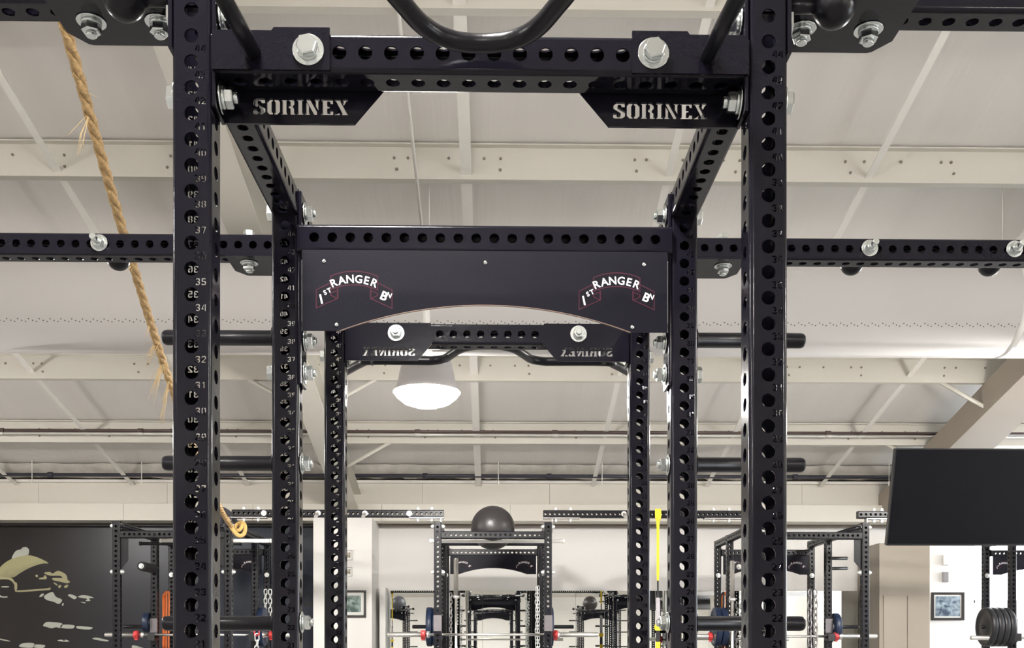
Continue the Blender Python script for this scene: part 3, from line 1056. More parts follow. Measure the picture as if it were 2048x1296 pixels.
ME['pull_bar'] = mb.mesh('pull_up_bar', 'satin_black')
mb = MB()
mb.tube([(0, 0, 0), (0.3, -4, 0), (.9, -10.4, 0)], .62, 16)
ME['bar_brace'] = mb.mesh('bar_brace', 'satin_black')
mb = MB()
mb.lathe([(1.25, 0), (1.25, .15), (.85, .16), (.85, 12.0), (.8, 12.3), (.66, 12.5), (.01, 12.52)], 28)
ME['peg'] = mb.mesh('weight_peg', 'satin_black')
mb = MB()
mb.cyl(.55, 0, 2.9, 14)
mb.lathe([(.5, 2.4)] + [(1.62 * math.sin(a), 4.1 - 1.62 * math.cos(a)) for a in [PI * k / 14 for k in range(3, 14)]] + [(.01, 5.72)], 32)
ME['ball_grip'] = mb.mesh('ball_grip', 'satin_black')

CY = 116.5
rack = thing('power_rack', RACK_LABEL, 'power rack', (-1.0, CY, 0), group='double power racks in the middle of the room')
for R in (0.0, PI):
    Q = RZ(R)
    for sx in (-1, 1):
        obj('upright', ME['upright'], rack, mtx=T(*(Q @ Vector((sx * 22.4, -35.4, 0)))) @ (Q if True else Q))
    cb = obj('crossbeam', ME['beam42'], rack, mtx=Q @ T(-20.9, -35.4, 96.2) @ AX['+x'])
    obj('bracket_plate', ME['bracket_l'], rack, mtx=Q @ T(0, -37.15, 96.2))
    obj('bracket_plate', ME['bracket_r'], rack, mtx=Q @ T(0, -37.15, 96.2))
    g1 = obj('gusset_plate', ME['gusset_l'], rack, mtx=Q @ T(0, -33.88, 96.2))
    g2 = obj('gusset_plate', ME['gusset_r'], rack, mtx=Q @ T(0, -33.88, 96.2))
    for g in (g1, g2):
        g['label'] = 'gusset plate with stencil-cut capitals'
    for sx in (-1, 1):
        s_ = '+x' if sx < 0 else '-x'
        o_ = '-x' if sx < 0 else '+x'
        obj('flange_plate', ME['flange'], rack, mtx=Q @ T(-20.55 if sx < 0 else 20.85, -35.4, 0))
        for zz in (99.7, 93.4):
            obj('bolt', ME['nut'], rack, mtx=Q @ T(sx * 20.5, -35.4, zz) @ AX[s_] @ RZ(.25))
            obj('bolt', ME['thin_head'], rack, mtx=Q @ T(sx * 23.9, -35.4, zz) @ AX[o_])
        obj('bolt', ME['head'], rack, mtx=Q @ T(sx * 13.35, -37.15, 96.2) @ AX['-y'] @ RZ(.2))
        obj('bolt', ME['nut'], rack, mtx=Q @ T(sx * 13.35, -33.62, 96.2) @ AX['+y'] @ RZ(.1))
        obj('bar_brace', ME['bar_brace'], rack, mtx=Q @ T(sx * 17.6, -37.1, 96.0) @ (Matrix.Scale(-1, 4, (1, 0, 0)) if sx < 0 else Matrix.Identity(4)))
        obj('side_beam', ME['side32'], rack, mtx=Q @ T(sx * 22.4, -33.9, 100.0) @ AX['+y'])
        gp = obj('ball_grip', ME['ball_grip'], rack, mtx=Q @ T(sx * 23.9, -35.6, 100.95) @ AX[o_])
        gp['label'] = 'black ball grip at the top of the upright'
    obj('pull_up_bar', ME['pull_bar'], rack, mtx=Q @ T(0, -36.9, 96.0))
for sx in (-1, 1):
    s_ = '+x' if sx < 0 else '-x'
    o_ = '-x' if sx < 0 else '+x'
    obj('upright', ME['upright'], rack, mtx=T(sx * 22.4, 0, 0))
    obj('flange_plate', ME['flange_mid'], rack, mtx=T(-20.55 if sx < 0 else 20.9, 0, 0))
    for zz in (99.3, 84.9, 81.25, 71.0, 53.0):
        obj('bolt', ME['nut'], rack, mtx=T(sx * (20.5 if zz > 80 else 20.85), 0, zz) @ AX[s_] @ RZ(.3))
    for zz in (99.3, 81.25):
        obj('bolt', ME['thin_head'], rack, mtx=T(sx * 23.9, 0, zz) @ AX[o_] @ RZ(.2))
    for zz in (85.2, 71.0, 52.9):
        obj('weight_peg', ME['peg'], rack, mtx=T(sx * 23.9, 0, zz) @ AX[o_])
obj('crossbeam', ME['beam42'], rack, mtx=T(-20.9, -0.8, 95.75) @ AX['+x'])


def header(parent, y, hi=True):
    h_ = obj('header_panel', ME['header'], parent, mtx=T(0, y, 0))
    h_['label'] = 'arched black header panel with two lettered scroll badges'
    obj('panel_edge', ME['header_edge'], h_)
    if hi:
        for (x, z) in ((-17.9, 93.05), (0, 93.0), (17.7, 92.9), (-16.5, 86.0), (16.4, 85.9)):
            obj('rivet', ME['rivet'], h_, mtx=T(x, 0, z) @ AX['-y'])
    for bx in (-14.55, 14.65):
        for nm, me in zip(('badge_ground', 'badge_border', 'badge_lettering'), BADGE):
            obj(nm, me, h_, mtx=T(bx, -0.004, 89.95) @ FRONT)
    return h_


header(rack, -2.4)

# neighbouring double racks of the same row (seen in the wall mirror)
for dx, lb in ((-130, 'double power rack of the near row, reflected at the left end of the wall mirror'), (130, 'double power rack of the near row, reflected at the right side of the wall mirror')):
    c = copy_tree(rack)
    c.location = V(-1.0 + dx, CY, 0)
    c['label'] = lb

for dx, lb in ((-131, 'left'), (-1, 'middle'), (129, 'right')):
    c = copy_tree(rack)
    c.location = V(dx, -215.0, 0)
    c['label'] = lb + ' double power rack of the row behind the camera, small in the wall mirror'
    c['group'] = 'double power racks behind the camera'

# ================================================================== BRIDGE BEAMS OF THE NEAR ROW
def bridge(label, sx, y0, zb, far, balls):
    """sx: -1 left, +1 right; y0 near face; zb underside"""
    t = thing('bridge_beam', label, 'steel beam', (-1.0, y0 + 1.5, zb), group='perforated bridge beams between the near racks')
    x0 = 24.4 if not far else 24.9
    obj('beam_tube', ME['bridge80'], t, mtx=T(sx * x0, 0, 1.5) @ AX['+x' if sx > 0 else '-x'])
    for end in (0, 1):
        f = 1 if end == 0 else -1
        xe = (23.9 if end == 0 else 106.1) * sx
        d = sx * f
        mb = MB()
        ya, yb = (-6.4, 4.1) if not far else (-2.2, 5.2)
        xo = xe + d * 11.6
        pl = [(xe, ya), (xo, ya), (xo, yb - 1.8), (xo - d * 1.2, yb - .15), (xo - d * 1.6, yb), (xe, yb)]
        if d < 0:
            pl = pl[::-1]
        mb.plate(pl, [], .28, T(0, 0, -.02))
        # leg that drops along the rack and carries the bolts
        if not far:
            mb.box(min(xe, xe + d * .3), max(xe, xe + d * .3), -6.4, -3.4, -6.5, 0)
        else:
            mb.box(min(xe, xe + d * .3), max(xe, xe + d * .3), -2.2, 5.2, -6.5, 0)
        mb.build('angle_bracket', 'steel_black', t)
        for bx in (8.9, 3.2):
            bolt(t, 'nut', (xe + d * bx, .6 if not far else .2, -.3), '-z', spin=.3 * bx)
            bolt(t, 'head', (xe + d * bx, .2, 3.0), '+z', spin=.2)
    for x in balls:
        g = obj('ball_grip', ME['ball_grip'], t, mtx=T(x, 1.5, 2.1) @ AX['+y'])
        obj('mounting_bolt', ME['long_stud'], g, mtx=T(0, .5, -3.0) @ RX(PI))
    return t


bridge('perforated black bridge beam at top left corner above the frayed rope', -1, 84.5, EYE + 53.0, False, [])
bridge('perforated black bridge beam at top right corner of the picture', 1, 84.5, EYE + 53.0, False, [])
bridge('perforated black beam on the left, behind the second upright, with one ball grip', -1, 140.3, EYE + 53.6, True, [-52.7, -73])
bridge('perforated black beam on the right, behind the second upright, with two ball grips', 1, 140.3, EYE + 53.6, True, [52.7, 72.8])

# ================================================================== FRAYED ROPE
A = Vector((-68.8, 165, EYE + 100.5))
B = Vector((-104.5, 410, EYE + 48.5))
path = []
for i in range(-9, 61):
    t_ = i / 60.0
    p = A.lerp(B, t_)
    sag = 44 * t_ * (1 - t_)
    p.z -= sag if t_ > 0 else sag * 1.3
    path.append(p)
# upper end climbs to a purlin
top = path[0]
path = [Vector((top.x + 3.5 - k * .25, top.y - 26 + k * 1.3, top.z + 43 - k * 2.15)) for k in range(20)] + path
rope = thing('climbing_rope', 'long frayed tan rope slanting down from the roof behind the left upright', 'rope', tuple(B))
off = B
for s in range(3):
    pts = []
    for k, p in enumerate(path):
        for j in range(4):
            if k == len(path) - 1 and j:
                break
            q = p.lerp(path[min(k + 1, len(path) - 1)], j / 4)
            a = (k * 4 + j) * .55 + s * 2 * PI / 3
            pts.append(q - off + Vector((math.cos(a) * .45, math.sin(a) * .26, math.sin(a) * .36)))
    mb = MB()
    mb.tube(pts, .58, 7)
    mb.build('rope_strand', 'rope', rope)
mb = MB()
rnd = random.Random(3)
for i in range(150):
    k = rnd.randrange(16, len(path) - 22)
    big = k > 48
    p = path[k] - off
    d = Vector((rnd.uniform(-1, .8), rnd.uniform(-.5, .5), rnd.uniform(-1.4, .3))).normalized()
    ln = rnd.uniform(.6, 1.6) * (2.2 if big else 1)
    mb.tube([p, p + d * ln * .6 + Vector((0, 0, -.05)), p + d * ln + Vector((rnd.uniform(-.3, .3), 0, -.25 * ln))], .04, 3, rads=[.06, .045, .02])


def img(px, py, y):
    return Vector(((px - 985) * y / FPX, y, EYE + (1298 - py) * y / FPX))


def rope_at(py):
    return min(path, key=lambda p: abs((1298 - (p.z - EYE) * FPX / p.y) - py))


for (py, dx, dz, n_) in ((228, -2.6, -8, 5), (205, 1.8, -.6, 4), (540, -.8, -2.6, 4), (690, -2.2, -5.5, 9), (730, -2.6, -10, 12), (720, 1.6, -5, 6), (760, -1.8, -11, 10), (650, -1.2, -4, 5)):
    p = rope_at(py) - off
    for k in range(n_):
        e = Vector((dx + rnd.uniform(-1, 1) * abs(dx) * .5, rnd.uniform(-1.5, 1.5), dz * rnd.uniform(.5, 1.1)))
        mb.tube([p + Vector((rnd.uniform(-.4, .4), 0, rnd.uniform(-1, 1))), p + e * .5 + Vector((rnd.uniform(-.4, .4), 0, 0)), p + e], .05, 3, rads=[.10, .07, .03])
o = mb.build('loose_fibres', 'fray', rope)
o['kind'] = 'stuff'
# knot at the far rack
mb = MB()
kn = [(-1.5, -2, 3.5), (1.0, -3.2, -1.0), (3.4, -3.2, -3.6), (5.4, -2.6, -3.0), (5.6, -1.2, .2), (3.8, .6, 2.0), (1.6, .8, .8), (1.8, -1.4, -1.2), (3.6, -2.6, -1.4), (4.4, -1.2, .6), (2.6, 1.0, 1.2)]
mb.tube(catmull(kn, 8), .8, 8)
mb.build('knot', 'rope_yellow', rope)

# ================================================================== FAR RACKS
mb = MB()
mb.plate([(-.2, -1.5), (2.9, -1.5), (2.9, -12.2), (.4, -15.3), (-.2, -15.3)][::-1], [], .25, FRONT)
ME['far_gusset_l'] = mb.mesh('far_gusset', 'satin_black')
mb = MB()
mb.plate([(-2.9, -12.2), (-2.9, -1.5), (.2, -1.5), (.2, -15.3), (-.4, -15.3)][::-1], [], .25, FRONT)
ME['far_gusset_r'] = mb.mesh('far_gusset', 'satin_black')
mb = MB()
mb.box(-1.65, 1.65, -.35, -.02, 57.2, 63.7, bev=.06)
for x, z in ((-1, 58.2), (1, 58.2), (-1, 62.9), (1, 62.9)):
    mb.cyl(.28, 0, .2, 8, T(x, -.35, z) @ AX['-y'])
ME['cup_plate'] = mb.mesh('cup_plate', 'cup_grey')
mb = MB()
mb.box(-1.6, 1.6, -3.6, 0, 53.6, 54.8, bev=.1)
mb.box(-1.6, 1.6, -4.1, -3.5, 53.6, 57.0, bev=.1)
mb.box(-1.6, 1.6, -.4, 0, 53.0, 57.4)
ME['cup_hook'] = mb.mesh('cup_hook', 'rubber')
mb = MB()
mb.lathe([(1.0, 0), (2.0, .1), (2.05, .6), (2.05, 15.5), (1.8, 16.2), (.9, 16.3)], 20)
ME['roller'] = mb.mesh('foam_roller', 'foam')
mb = MB()
mb.tube([(0, 0, 0), (0, -12, .6)], .75, 12)
ME['handle_peg'] = mb.mesh('handle_peg', 'rubber')
mb = MB()
mb.tube([(0, 0, 0), (2, 0, -.3), (13.4, 0, -3.6)], .8, 10)
mb.lathe([(.5, 0), (1.0, .05), (1.0, .35), (.5, .4)], 12, T(13.4, 0, -3.6) @ AX['+x'])
ME['pull_far'] = mb.mesh('pull_far', 'satin_black')


def far_rack(cx, label, cups_on, roller=0, pull=False, gusset=True):
    t = thing('squat_rack', label, 'squat rack', (cx, 415, 0), group='far row of black squat racks along the mirror wall')
    for y in (1.5, 47.5, 72.5):
        for sx in (-1, 1):
            obj('upright', ME['upright_far'], t, mtx=T(sx * 22.4, y, 0))
    obj('crossbeam', ME['beam42_far'], t, mtx=T(-20.9, 1.5, 96.2) @ AX['+x'])
    obj('crossbeam', ME['beam42_far'], t, mtx=T(-20.9, 71.5, 95.75) @ AX['+x'])
    header(t, 69.8, False)
    for sx in (-1, 1):
        obj('side_beam', ME['side43_far'], t, mtx=T(sx * 22.4, 3.0, 100) @ AX['+y'])
        obj('side_beam', ME['side22_far'], t, mtx=T(sx * 22.4, 49, 100) @ AX['+y'])
        if gusset:
            obj('gusset_plate', ME['far_gusset_l' if sx < 0 else 'far_gusset_r'], t, mtx=T(sx * 20.8, 1.0, 98))
        for zz in (99.7, 81.2):
            obj('bolt', ME['bolt_far'], t, mtx=T(sx * 20.8, 1.5, zz) @ AX['+x' if sx < 0 else '-x'])
            obj('bolt', ME['bolt_far'], t, mtx=T(sx * 23.9, 1.5, zz) @ AX['-x' if sx < 0 else '+x'])
        obj('bolt', ME['bolt_far'], t, mtx=T(sx * 20.8, 72.5, 97) @ AX['+x' if sx < 0 else '-x'])
        yc = 0.0 if cups_on == 'front' else 46.0
        cp = obj('bar_cup', ME['cup_plate'], t, mtx=T(sx * 22.4, yc, 0))
        hk = obj('cup_hook', ME['cup_hook'], cp, mtx=(T(0, 3, 0) @ RZ(PI)) if cups_on == 'front' else Matrix.Identity(4))
        for zz in (60.0, 44.0):
            obj('weight_peg', ME['peg'], t, mtx=T(sx * 23.9, 47.5, zz) @ AX['-x' if sx < 0 else '+x'])
        obj('bolt', ME['bolt_far'], t, mtx=T(sx * 22.4, 71.0, 85) @ AX['-y'])
    if roller:
        obj('foam_roller', ME['roller'], t, mtx=T(roller * 22.4, 46.0, 85.8) @ AX['-y'])
        obj('bolt', ME['bolt_far'], t, mtx=T(roller * 22.4, 29.8, 85.8) @ AX['-y'])
    if pull:
        for sx in (-1, 1):
            obj('angled_handle', ME['pull_far'], t, mtx=T(sx * 20.6, .8, 99.6) @ (RZ(PI) if sx > 0 else Matrix.Identity(4)) @ RZ(0))
    return t


far_rack(-129.8, 'far black squat rack standing before the dark mural, with orange bands', 'mid', -1, True)
far_rack(-0.5, 'far black squat rack in the centre with the large dark exercise ball on top', 'front', gusset=False)
fr = far_rack(129, 'far black squat rack right of centre with two short handle pegs and a heavy chain', 'mid', -1, True)
far_rack(258, 'far black squat rack at the right edge before the bright window', 'mid')
for zz in (91.0, 86.4):
    obj('handle_peg', ME['handle_peg'], fr, mtx=T(22.4, 46, zz) @ RZ(PI / 2 + .55) @ RY(0))

# bridge beams of the far row
def far_bridge(x0, L, label, studs, lb=(), rb=()):
    t = thing('bridge_beam', label, 'steel beam', (x0, 418, EYE + 53.7), group='perforated bridge beams of the far row')
    obj('beam_tube', ME['bridge86_far'], t, mtx=T(0, 1.5, 1.5) @ AX['+x'] @ Matrix.Scale(L / 86.0, 4, (0, 0, 1)))
    for (a, b, leg) in list(lb) + list(rb):
        mb = MB()
        mb.box(min(a, b), max(a, b), 0, 3.2, -.4, -.02)
        mb.box(leg - .2, leg + .2, 0, 3.2, -6.2, -.02)
        mb.build('angle_bracket', 'steel_plain', t)
        for k in (.35, .75):
            bolt(t, 'bolt_far', (a + (b - a) * k, 1.5, 3.0), '+z')
            bolt(t, 'bolt_far', (a + (b - a) * k, 1.5, -.4), '-z')
    for x, long_ in studs:
        if long_:
            mb = MB()
            mb.cyl(.75, 0, 6.0, 12, RX(PI / 2 + .35) @ RZ(0))
            o = mb.build('eye_stud', 'chrome', t, (x, 0, 1.5))
        bolt(t, 'bolt_far', (x, 0, 1.5), '-y')
    return t


far_bridge(-106.6, 86, 'far perforated bridge beam between the mural rack and the centre rack', [(13, False), (35, True), (54, True), (72, False)],
           lb=[(-.5, 14, -1.0)], rb=[(86, 72, 84.9)])
far_bridge(20, 82, 'far perforated bridge beam between the centre rack and the right rack with a yellow strap', [(33, True), (52, True)],
           lb=[(0, 15, 3.6)], rb=[(82, 66, 83)])
far_bridge(149.5, 86, 'far perforated bridge beam that passes behind the hanging television', [(30, False)], lb=[(4, 12, 3.6)], rb=[])

# ------------------------------------------------------------------ exercise balls and pipes
def uv_ball(name, R, m):
    mb = MB()
    mb.lathe([(max(.01, R * math.sin(PI * k / 24)), -R * math.cos(PI * k / 24)) for k in range(25)], 40)
    mb.lathe([(.5, -.02), (.45, .12), (.01, .13)], 12, T(R * .34, -R * .7, -R * .62) @ Matrix.Identity(4))
    return mb.mesh(name, m)


b1 = obj('exercise_ball', uv_ball('exercise_ball', 9.2, 'ball'), None, (-0.6, 430, EYE + 50.8))
tag(b1, 'large dark brown exercise ball resting on top of the centre rack', 'exercise ball', 'exercise balls on the racks')
b2 = obj('exercise_ball', uv_ball('exercise_ball_grey', 9.2, 'ball_grey'), None, (-116.5, 432, EYE + 50.8))
tag(b2, 'dark grey exercise ball on the mural rack, mostly hidden by the left upright', 'exercise ball', 'exercise balls on the racks')


b3 = b2.copy()
C.objects.link(b3)
b3.location = V(-118, -215.8, 97.25 + 9.2)
b3['label'] = 'dark grey exercise ball reflected in the left part of the wall mirror'
b4 = b1.copy()
C.objects.link(b4)
b4.location = V(119, -215.8, 97.25 + 9.2)
b4['label'] = 'dark brown exercise ball reflected in the right part of the wall mirror'


def rod(name, p, q, r, m, label, cat, group=None):
    a, b = Vector(p), Vector(q)
    mb = MB()
    d = (b - a).normalized()
    mb.tube([a - a, (b - a)], r, 14)
    mb.tube([d * -.15, d * .6], r * 1.12, 14)
    mb.tube([(b - a) - d * .6, (b - a) + d * .15], r * 1.12, 14)
    o = mb.build(name, m, None, tuple(a))
    return tag(o, label, cat, group)


rod('plastic_pipe', (-26.6, 424, EYE + 44.6), (29.0, 424, EYE + 44.6), .78, 'pvc', 'white plastic pipe lying across the centre rack under the ball', 'pipe', 'white pipes across the racks')
rod('support_pipe', (-23.9, 436.5, EYE + 44.6), (22.9, 436.5, EYE + 44.6), .7, 'satin_black', 'black pipe behind the white one under the big ball', 'pipe')
rod('plastic_pipe', (-137.5, 424, EYE + 44.6), (-92, 424, EYE + 44.6), .78, 'pvc', 'white plastic pipe lying across the mural rack behind the left uprights', 'pipe', 'white pipes across the racks')
rod('support_pipe', (-150.0, 436.5, EYE + 44.6), (-107, 436.5, EYE + 44.6), .7, 'satin_black', 'black pipe across the mural rack behind the white one', 'pipe')

# ------------------------------------------------------------------ barbells
mb = MB()
mb.tube([(-26, 0, 0), (26, 0, 0)], .58, 12)
ME['bar_shaft'] = mb.mesh('bar_shaft', 'chrome')
mb = MB()
mb.lathe([(.58, -.2), (1.45, 0), (1.45, 1.2), (1.0, 1.25), (.98, 17.0), (.85, 17.2)], 18)
ME['bar_sleeve'] = mb.mesh('bar_sleeve', 'chrome')
mb = MB()
mb.lathe([(1.02, -.9), (1.7, -.9), (1.85, -.5), (1.85, .5), (1.7, .9), (1.02, .9)], 14)
mb.box(-.5, .5, -2.6, -1.5, -.7, .7, bev=.15)
mb.box(1.4, 2.4, -.6, .6, -.7, .7, bev=.15)
ME['clamp'] = mb.mesh('collar_clamp', 'red')


def barbell(loc, label, clamps, rot=None):
    t = thing('barbell', label, 'barbell', loc, group='barbells on the far racks')
    if rot:
        t.rotation_euler = rot
    obj('shaft', ME['bar_shaft'], t)
    for sx in (-1, 1):
        obj('sleeve', ME['bar_sleeve'], t, mtx=T(sx * 26, 0, 0) @ AX['+x' if sx > 0 else '-x'])
    for x in clamps:
        c = obj('collar_clamp', ME['clamp'], t, mtx=T(x, 0, 0) @ AX['+x'])
        c['label'] = 'red collar clamp'
    return t


barbell((-129.8, 458.6, EYE + 6.3), 'barbell racked before the dark mural with a red clamp on its left sleeve', [-29.4, 30.5])
barbell((-0.5, 420.3, EYE + 5.9), 'barbell racked across the centre rack with a red clamp at each end', [-28.6, 25.6])
barbell((129, 458.6, EYE + 5.7), 'barbell racked on the right rack behind the heavy chain', [-32, 24.6])
barbell((258, 458.6, EYE + 5.0), 'barbell at the right edge with a bright sleeve and a red clamp', [-28.5, 28])
barbell((-16.4, 440, 2.2 + 43.6), 'barbell standing upright inside the centre rack', [], (0, PI / 2, 0))
barbell((102.5, 440, 1.2 + 43.6), 'barbell standing upright inside the right rack', [], (0, PI / 2, 0))

# ------------------------------------------------------------------ bumper plates
def bumper_mesh(name, R, th_, m):
    mb = MB()
    mb.lathe([(1.0, 0), (3.2, 0), (3.4, -.12), (3.9, -.05), (4.1, .25), (R - 1.9, .25), (R - 1.6, 0), (R - .35, 0), (R, .35), (R, th_ - .35), (R - .35, th_), (R - 1.6, th_), (R - 1.9, th_ - .25), (4.1, th_ - .25), (3.4, th_ + .1), (1.0, th_)], 40)
    return mb.mesh(name, m)


ME['plate_blue'] = bumper_mesh('bumper_blue', 8.86, 2.6, 'blue_rubber')
ME['plate_black'] = bumper_mesh('bumper_black', 8.86, 2.6, 'rubber')
mb = MB()
mb.lathe([(1.05, -.14), (3.3, -.14), (3.3, .02)], 28)
ME['hub'] = mb.mesh('plate_hub', 'steel_plain')
mb = MB()
for k in range(4):
    a = k * PI / 2 + PI / 4
    mb.box(-1.1, 1.1, -.45, .45, -.02, .03, RZ(a) @ T(0, 5.6, .22), bev=.01)
ME['plate_mark'] = mb.mesh('plate_mark', 'steel_plain')


def bumper(loc, axis, kind, label):
    t = thing('bumper_plate', label, 'weight plate', loc, group='bumper plates on the storage pegs')
    obj('rubber_disc', ME[kind], t, mtx=AX[axis])
    obj('hub', ME['hub'], t, mtx=AX[axis])
    obj('raised_mark', ME['plate_mark'], t, mtx=AX[axis])
    return t


Hp = 60.0
bumper((-0.5 - 24.4, 462.5, Hp), '-x', 'plate_blue', 'blue bumper plate on the left side of the centre rack, nearer the upright')
bumper((-0.5 - 27.3, 462.5, Hp), '-x', 'plate_blue', 'outer blue bumper plate on the left side of the centre rack')
bumper((-0.5 + 24.4, 462.5, Hp), '+x', 'plate_blue', 'blue bumper plate on the right side of the centre rack')
bumper((-129.8 - 24.4, 462.5, Hp + 2), '-x', 'plate_blue', 'small blue plate on the left side of the mural rack').scale = (1, .5, .5)
bumper((-129.8 + 24.4, 462.5, Hp), '+x', 'plate_blue', 'blue bumper plate on the right side of the mural rack')
bumper((129 - 24.4, 462.5, Hp), '-x', 'plate_blue', 'inner dark blue bumper plate on the left side of the right rack')
bumper((129 - 27.2, 462.5, Hp), '-x', 'plate_blue', 'outer dark blue bumper plate on the left side of the right rack')
bumper((129 + 24.4, 462.5, Hp), '+x', 'plate_blue', 'blue bumper plate on the far side of the right rack').scale = (1, .7, .7)
for k, w in enumerate(('inner', 'second', 'third', 'outermost')):
    bumper((258 - 24.4 - k * 2.75, 462.5, Hp), '-x', 'plate_black', w + ' black bumper plate stacked on the peg at the right edge')

# ------------------------------------------------------------------ chains
mb = MB()
n1, n2 = 14, 6
r0, r1, ln = .9, .27, .75
v, f = [], []
for i in range(n1):
    a = 2 * PI * i / n1
    c_ = Vector((r0 * math.cos(a), 0, r0 * math.sin(a) + (ln if math.sin(a) > 0 else -ln)))
    d = Vector((math.cos(a), 0, math.sin(a)))
    for j in range(n2):
        b = 2 * PI * j / n2
        v.append(c_ + d * r1 * math.cos(b) + Vector((0, 1, 0)) * r1 * math.sin(b))
for i in range(n1):
    for j in range(n2):
        f.append((i * n2 + j, i * n2 + (j + 1) % n2, ((i + 1) % n1) * n2 + (j + 1) % n2, ((i + 1) % n1) * n2 + j))
mb.add(v, f, True)
ME['link'] = mb.mesh('chain_link', 'steel_plain')
mbp = MB()
mbp.v, mbp.f, mbp.s = mb.v, mb.f, mb.s
ME['link_bright'] = mbp.mesh('chain_link_bright', 'zinc_far')


def chain(x, y, z0, z1, label, sc=1.0, me='link', strands=(0,)):
    t = thing('chain', label, 'chain', (x, y, z1), group='lifting chains hung on the far racks')
    for sx in strands:
        z = z0
        k = 0
        while z > z1:
            obj('chain_link', ME[me], t, mtx=T(sx + random.uniform(-.12, .12), random.uniform(-.15, .15), z - z1) @ RZ((PI / 2 if k % 2 else 0) + .5 + random.uniform(-.2, .2)) @ Matrix.Scale(sc, 4))
            z -= 2.55 * sc
            k += 1
    return t


chain(137.5 + 4.5, 459, EYE + 25, EYE - 25, 'heavy steel chain hanging in two strands beside the right rack', 1.08, 'link', (0, 2.6))
chain(-0.5 - 18.8, 455, EYE + 24, EYE - 24, 'steel chain hanging beside the left uprights of the centre rack', .6, 'link', (0,))
chain(-0.5 + 19.2, 455, EYE + 27, EYE - 24, 'bright steel chain hanging beside the right uprights of the centre rack', .62, 'link_bright', (0, .9))
chain(-104.5, 470, EYE + 26, EYE + 12, 'bright chain loop hanging beside the mural rack', .8, 'link_bright', (0, 2.2))
chain(-101.5, 440, EYE + 5.0, EYE - 22, 'bright chain hanging from a red hook below the barbell before the mural', 1.0, 'link_bright', (0,))
chain(-145.2, 470, EYE + 26, EYE - 25, 'dark steel chain hanging next to the orange bands', 1.0, 'link', (0, 2.0))
chain(220.0 + 24, 452, EYE + 30, EYE - 20, 'steel chain hanging inside the rack at the right edge', 1.0, 'link', (0,))
hk = MB()
hk.tube([(0, 0, 0), (1.0, 0, .6), (1.0, 0, 2.6), (-1.0, 0, 2.6), (-1.0, 0, .6), (0, 0, 0)], .35, 8)
tag(hk.build('carabiner_hook', 'red', None, (-101.5, 440, EYE + 5.6)), 'red carabiner hook holding a chain before the mural', 'hook')

# ------------------------------------------------------------------ resistance bands
def bands(x, y, zt, zb, mats, label, group=None):
    t = thing('resistance_band', label, 'resistance band', (x, y, zt), group=group)
    for k, m_ in enumerate(mats):
        mb = MB()
        w = .9 + .2 * k
        pts = [(k * .9 - w, k * .3, -.8), (k * .9, k * .3, .3), (k * .9 + w * .8, k * .3, -.8), (k * .9 + w * .6, k * .3, (zb - zt) * .5), (k * .9 + w * .5 + .6, k * .3, zb - zt), (k * .9 - w * .2, k * .3, zb - zt - 1), (k * .9 - w * .9, k * .3, (zb - zt) * .55), (k * .9 - w, k * .3, -.8)]
        mb.tube(catmull(pts, 5), .42, 6)
        mb.build('band_loop', m_, t)
    return t


bands(-149.5, 468, EYE + 25, EYE - 20, ['orange', 'orange'], 'orange resistance bands hanging on the mural rack', 'resistance bands on the racks')
bands(104.5, 468, EYE + 25, EYE - 20, ['webbing_black', 'orange', 'webbing_grey'], 'brown and orange resistance bands hanging on the right rack', 'resistance bands on the racks')
bands(250, 458, EYE + 27, EYE - 20, ['band_pink', 'webbing_grey', 'band_blue', 'band_pink'], 'pink and blue resistance bands hanging at the right edge', 'resistance bands on the racks')

# ------------------------------------------------------------------ suspension straps
def suspension(x, y, ztop, label):
    t = thing('suspension_strap', label, 'strap', (x, y, ztop), group='yellow suspension straps')

    def web(name, pts, m_, th=.12):
        mb = MB()
        n = len(pts)
        v, f = [], []
        for (z, w, yy) in pts:
            v += [(-w, yy - th, z), (w, yy - th, z), (w, yy + th, z), (-w, yy + th, z)]
        for k in range(n - 1):
            a = k * 4
            for j in range(4):
                f.append((a + j, a + (j + 1) % 4, a + 4 + (j + 1) % 4, a + 4 + j)[::-1])
        f += [(0, 1, 2, 3), tuple((n - 1) * 4 + j for j in (3, 2, 1, 0))]
        mb.add(v, f, False)
        return mb.build(name, m_, t)
    web('anchor_loop', [(.2, 1.2, -1.8), (-1.5, 1.3, -1.85), (-3.6, 1.2, -1.8), (-4.6, .9, -1.5)], 'yellow')
    web('yellow_webbing', [(-4.4, .75, -1.5), (-8, .55, -1.4), (-15, .5, -1.3), (-26, .55, -1.2), (-29, .4, -1.2)], 'yellow')
    web('black_webbing', [(-29, .35, -1.2), (-34, .3, -1.2), (-36, .7, -1.2)], 'webbing_black')
    web('grey_sleeve', [(-36, .7, -1.2), (-38, .85, -1.2), (-47, .85, -1.2)], 'webbing_grey', .25)
    web('buckle', [(-47, 1.3, -1.2), (-48.5, 1.5, -1.2), (-49.4, .9, -1.2)], 'yellow', .3)
    web('lower_webbing', [(-49.2, .8, -1.2), (-54, .9, -1.2)], 'webbing_black', .25)
    web('yellow_grip', [(-54, .9, -1.2), (-63, .9, -1.2)], 'yellow', .4)
    return t


suspension(66.7, 418, EYE + 56.9, 'yellow suspension strap looped over the far bridge beam')
suspension(-96.5, 84.5, EYE + 56.2, 'yellow suspension strap reflected at the left end of the wall mirror')

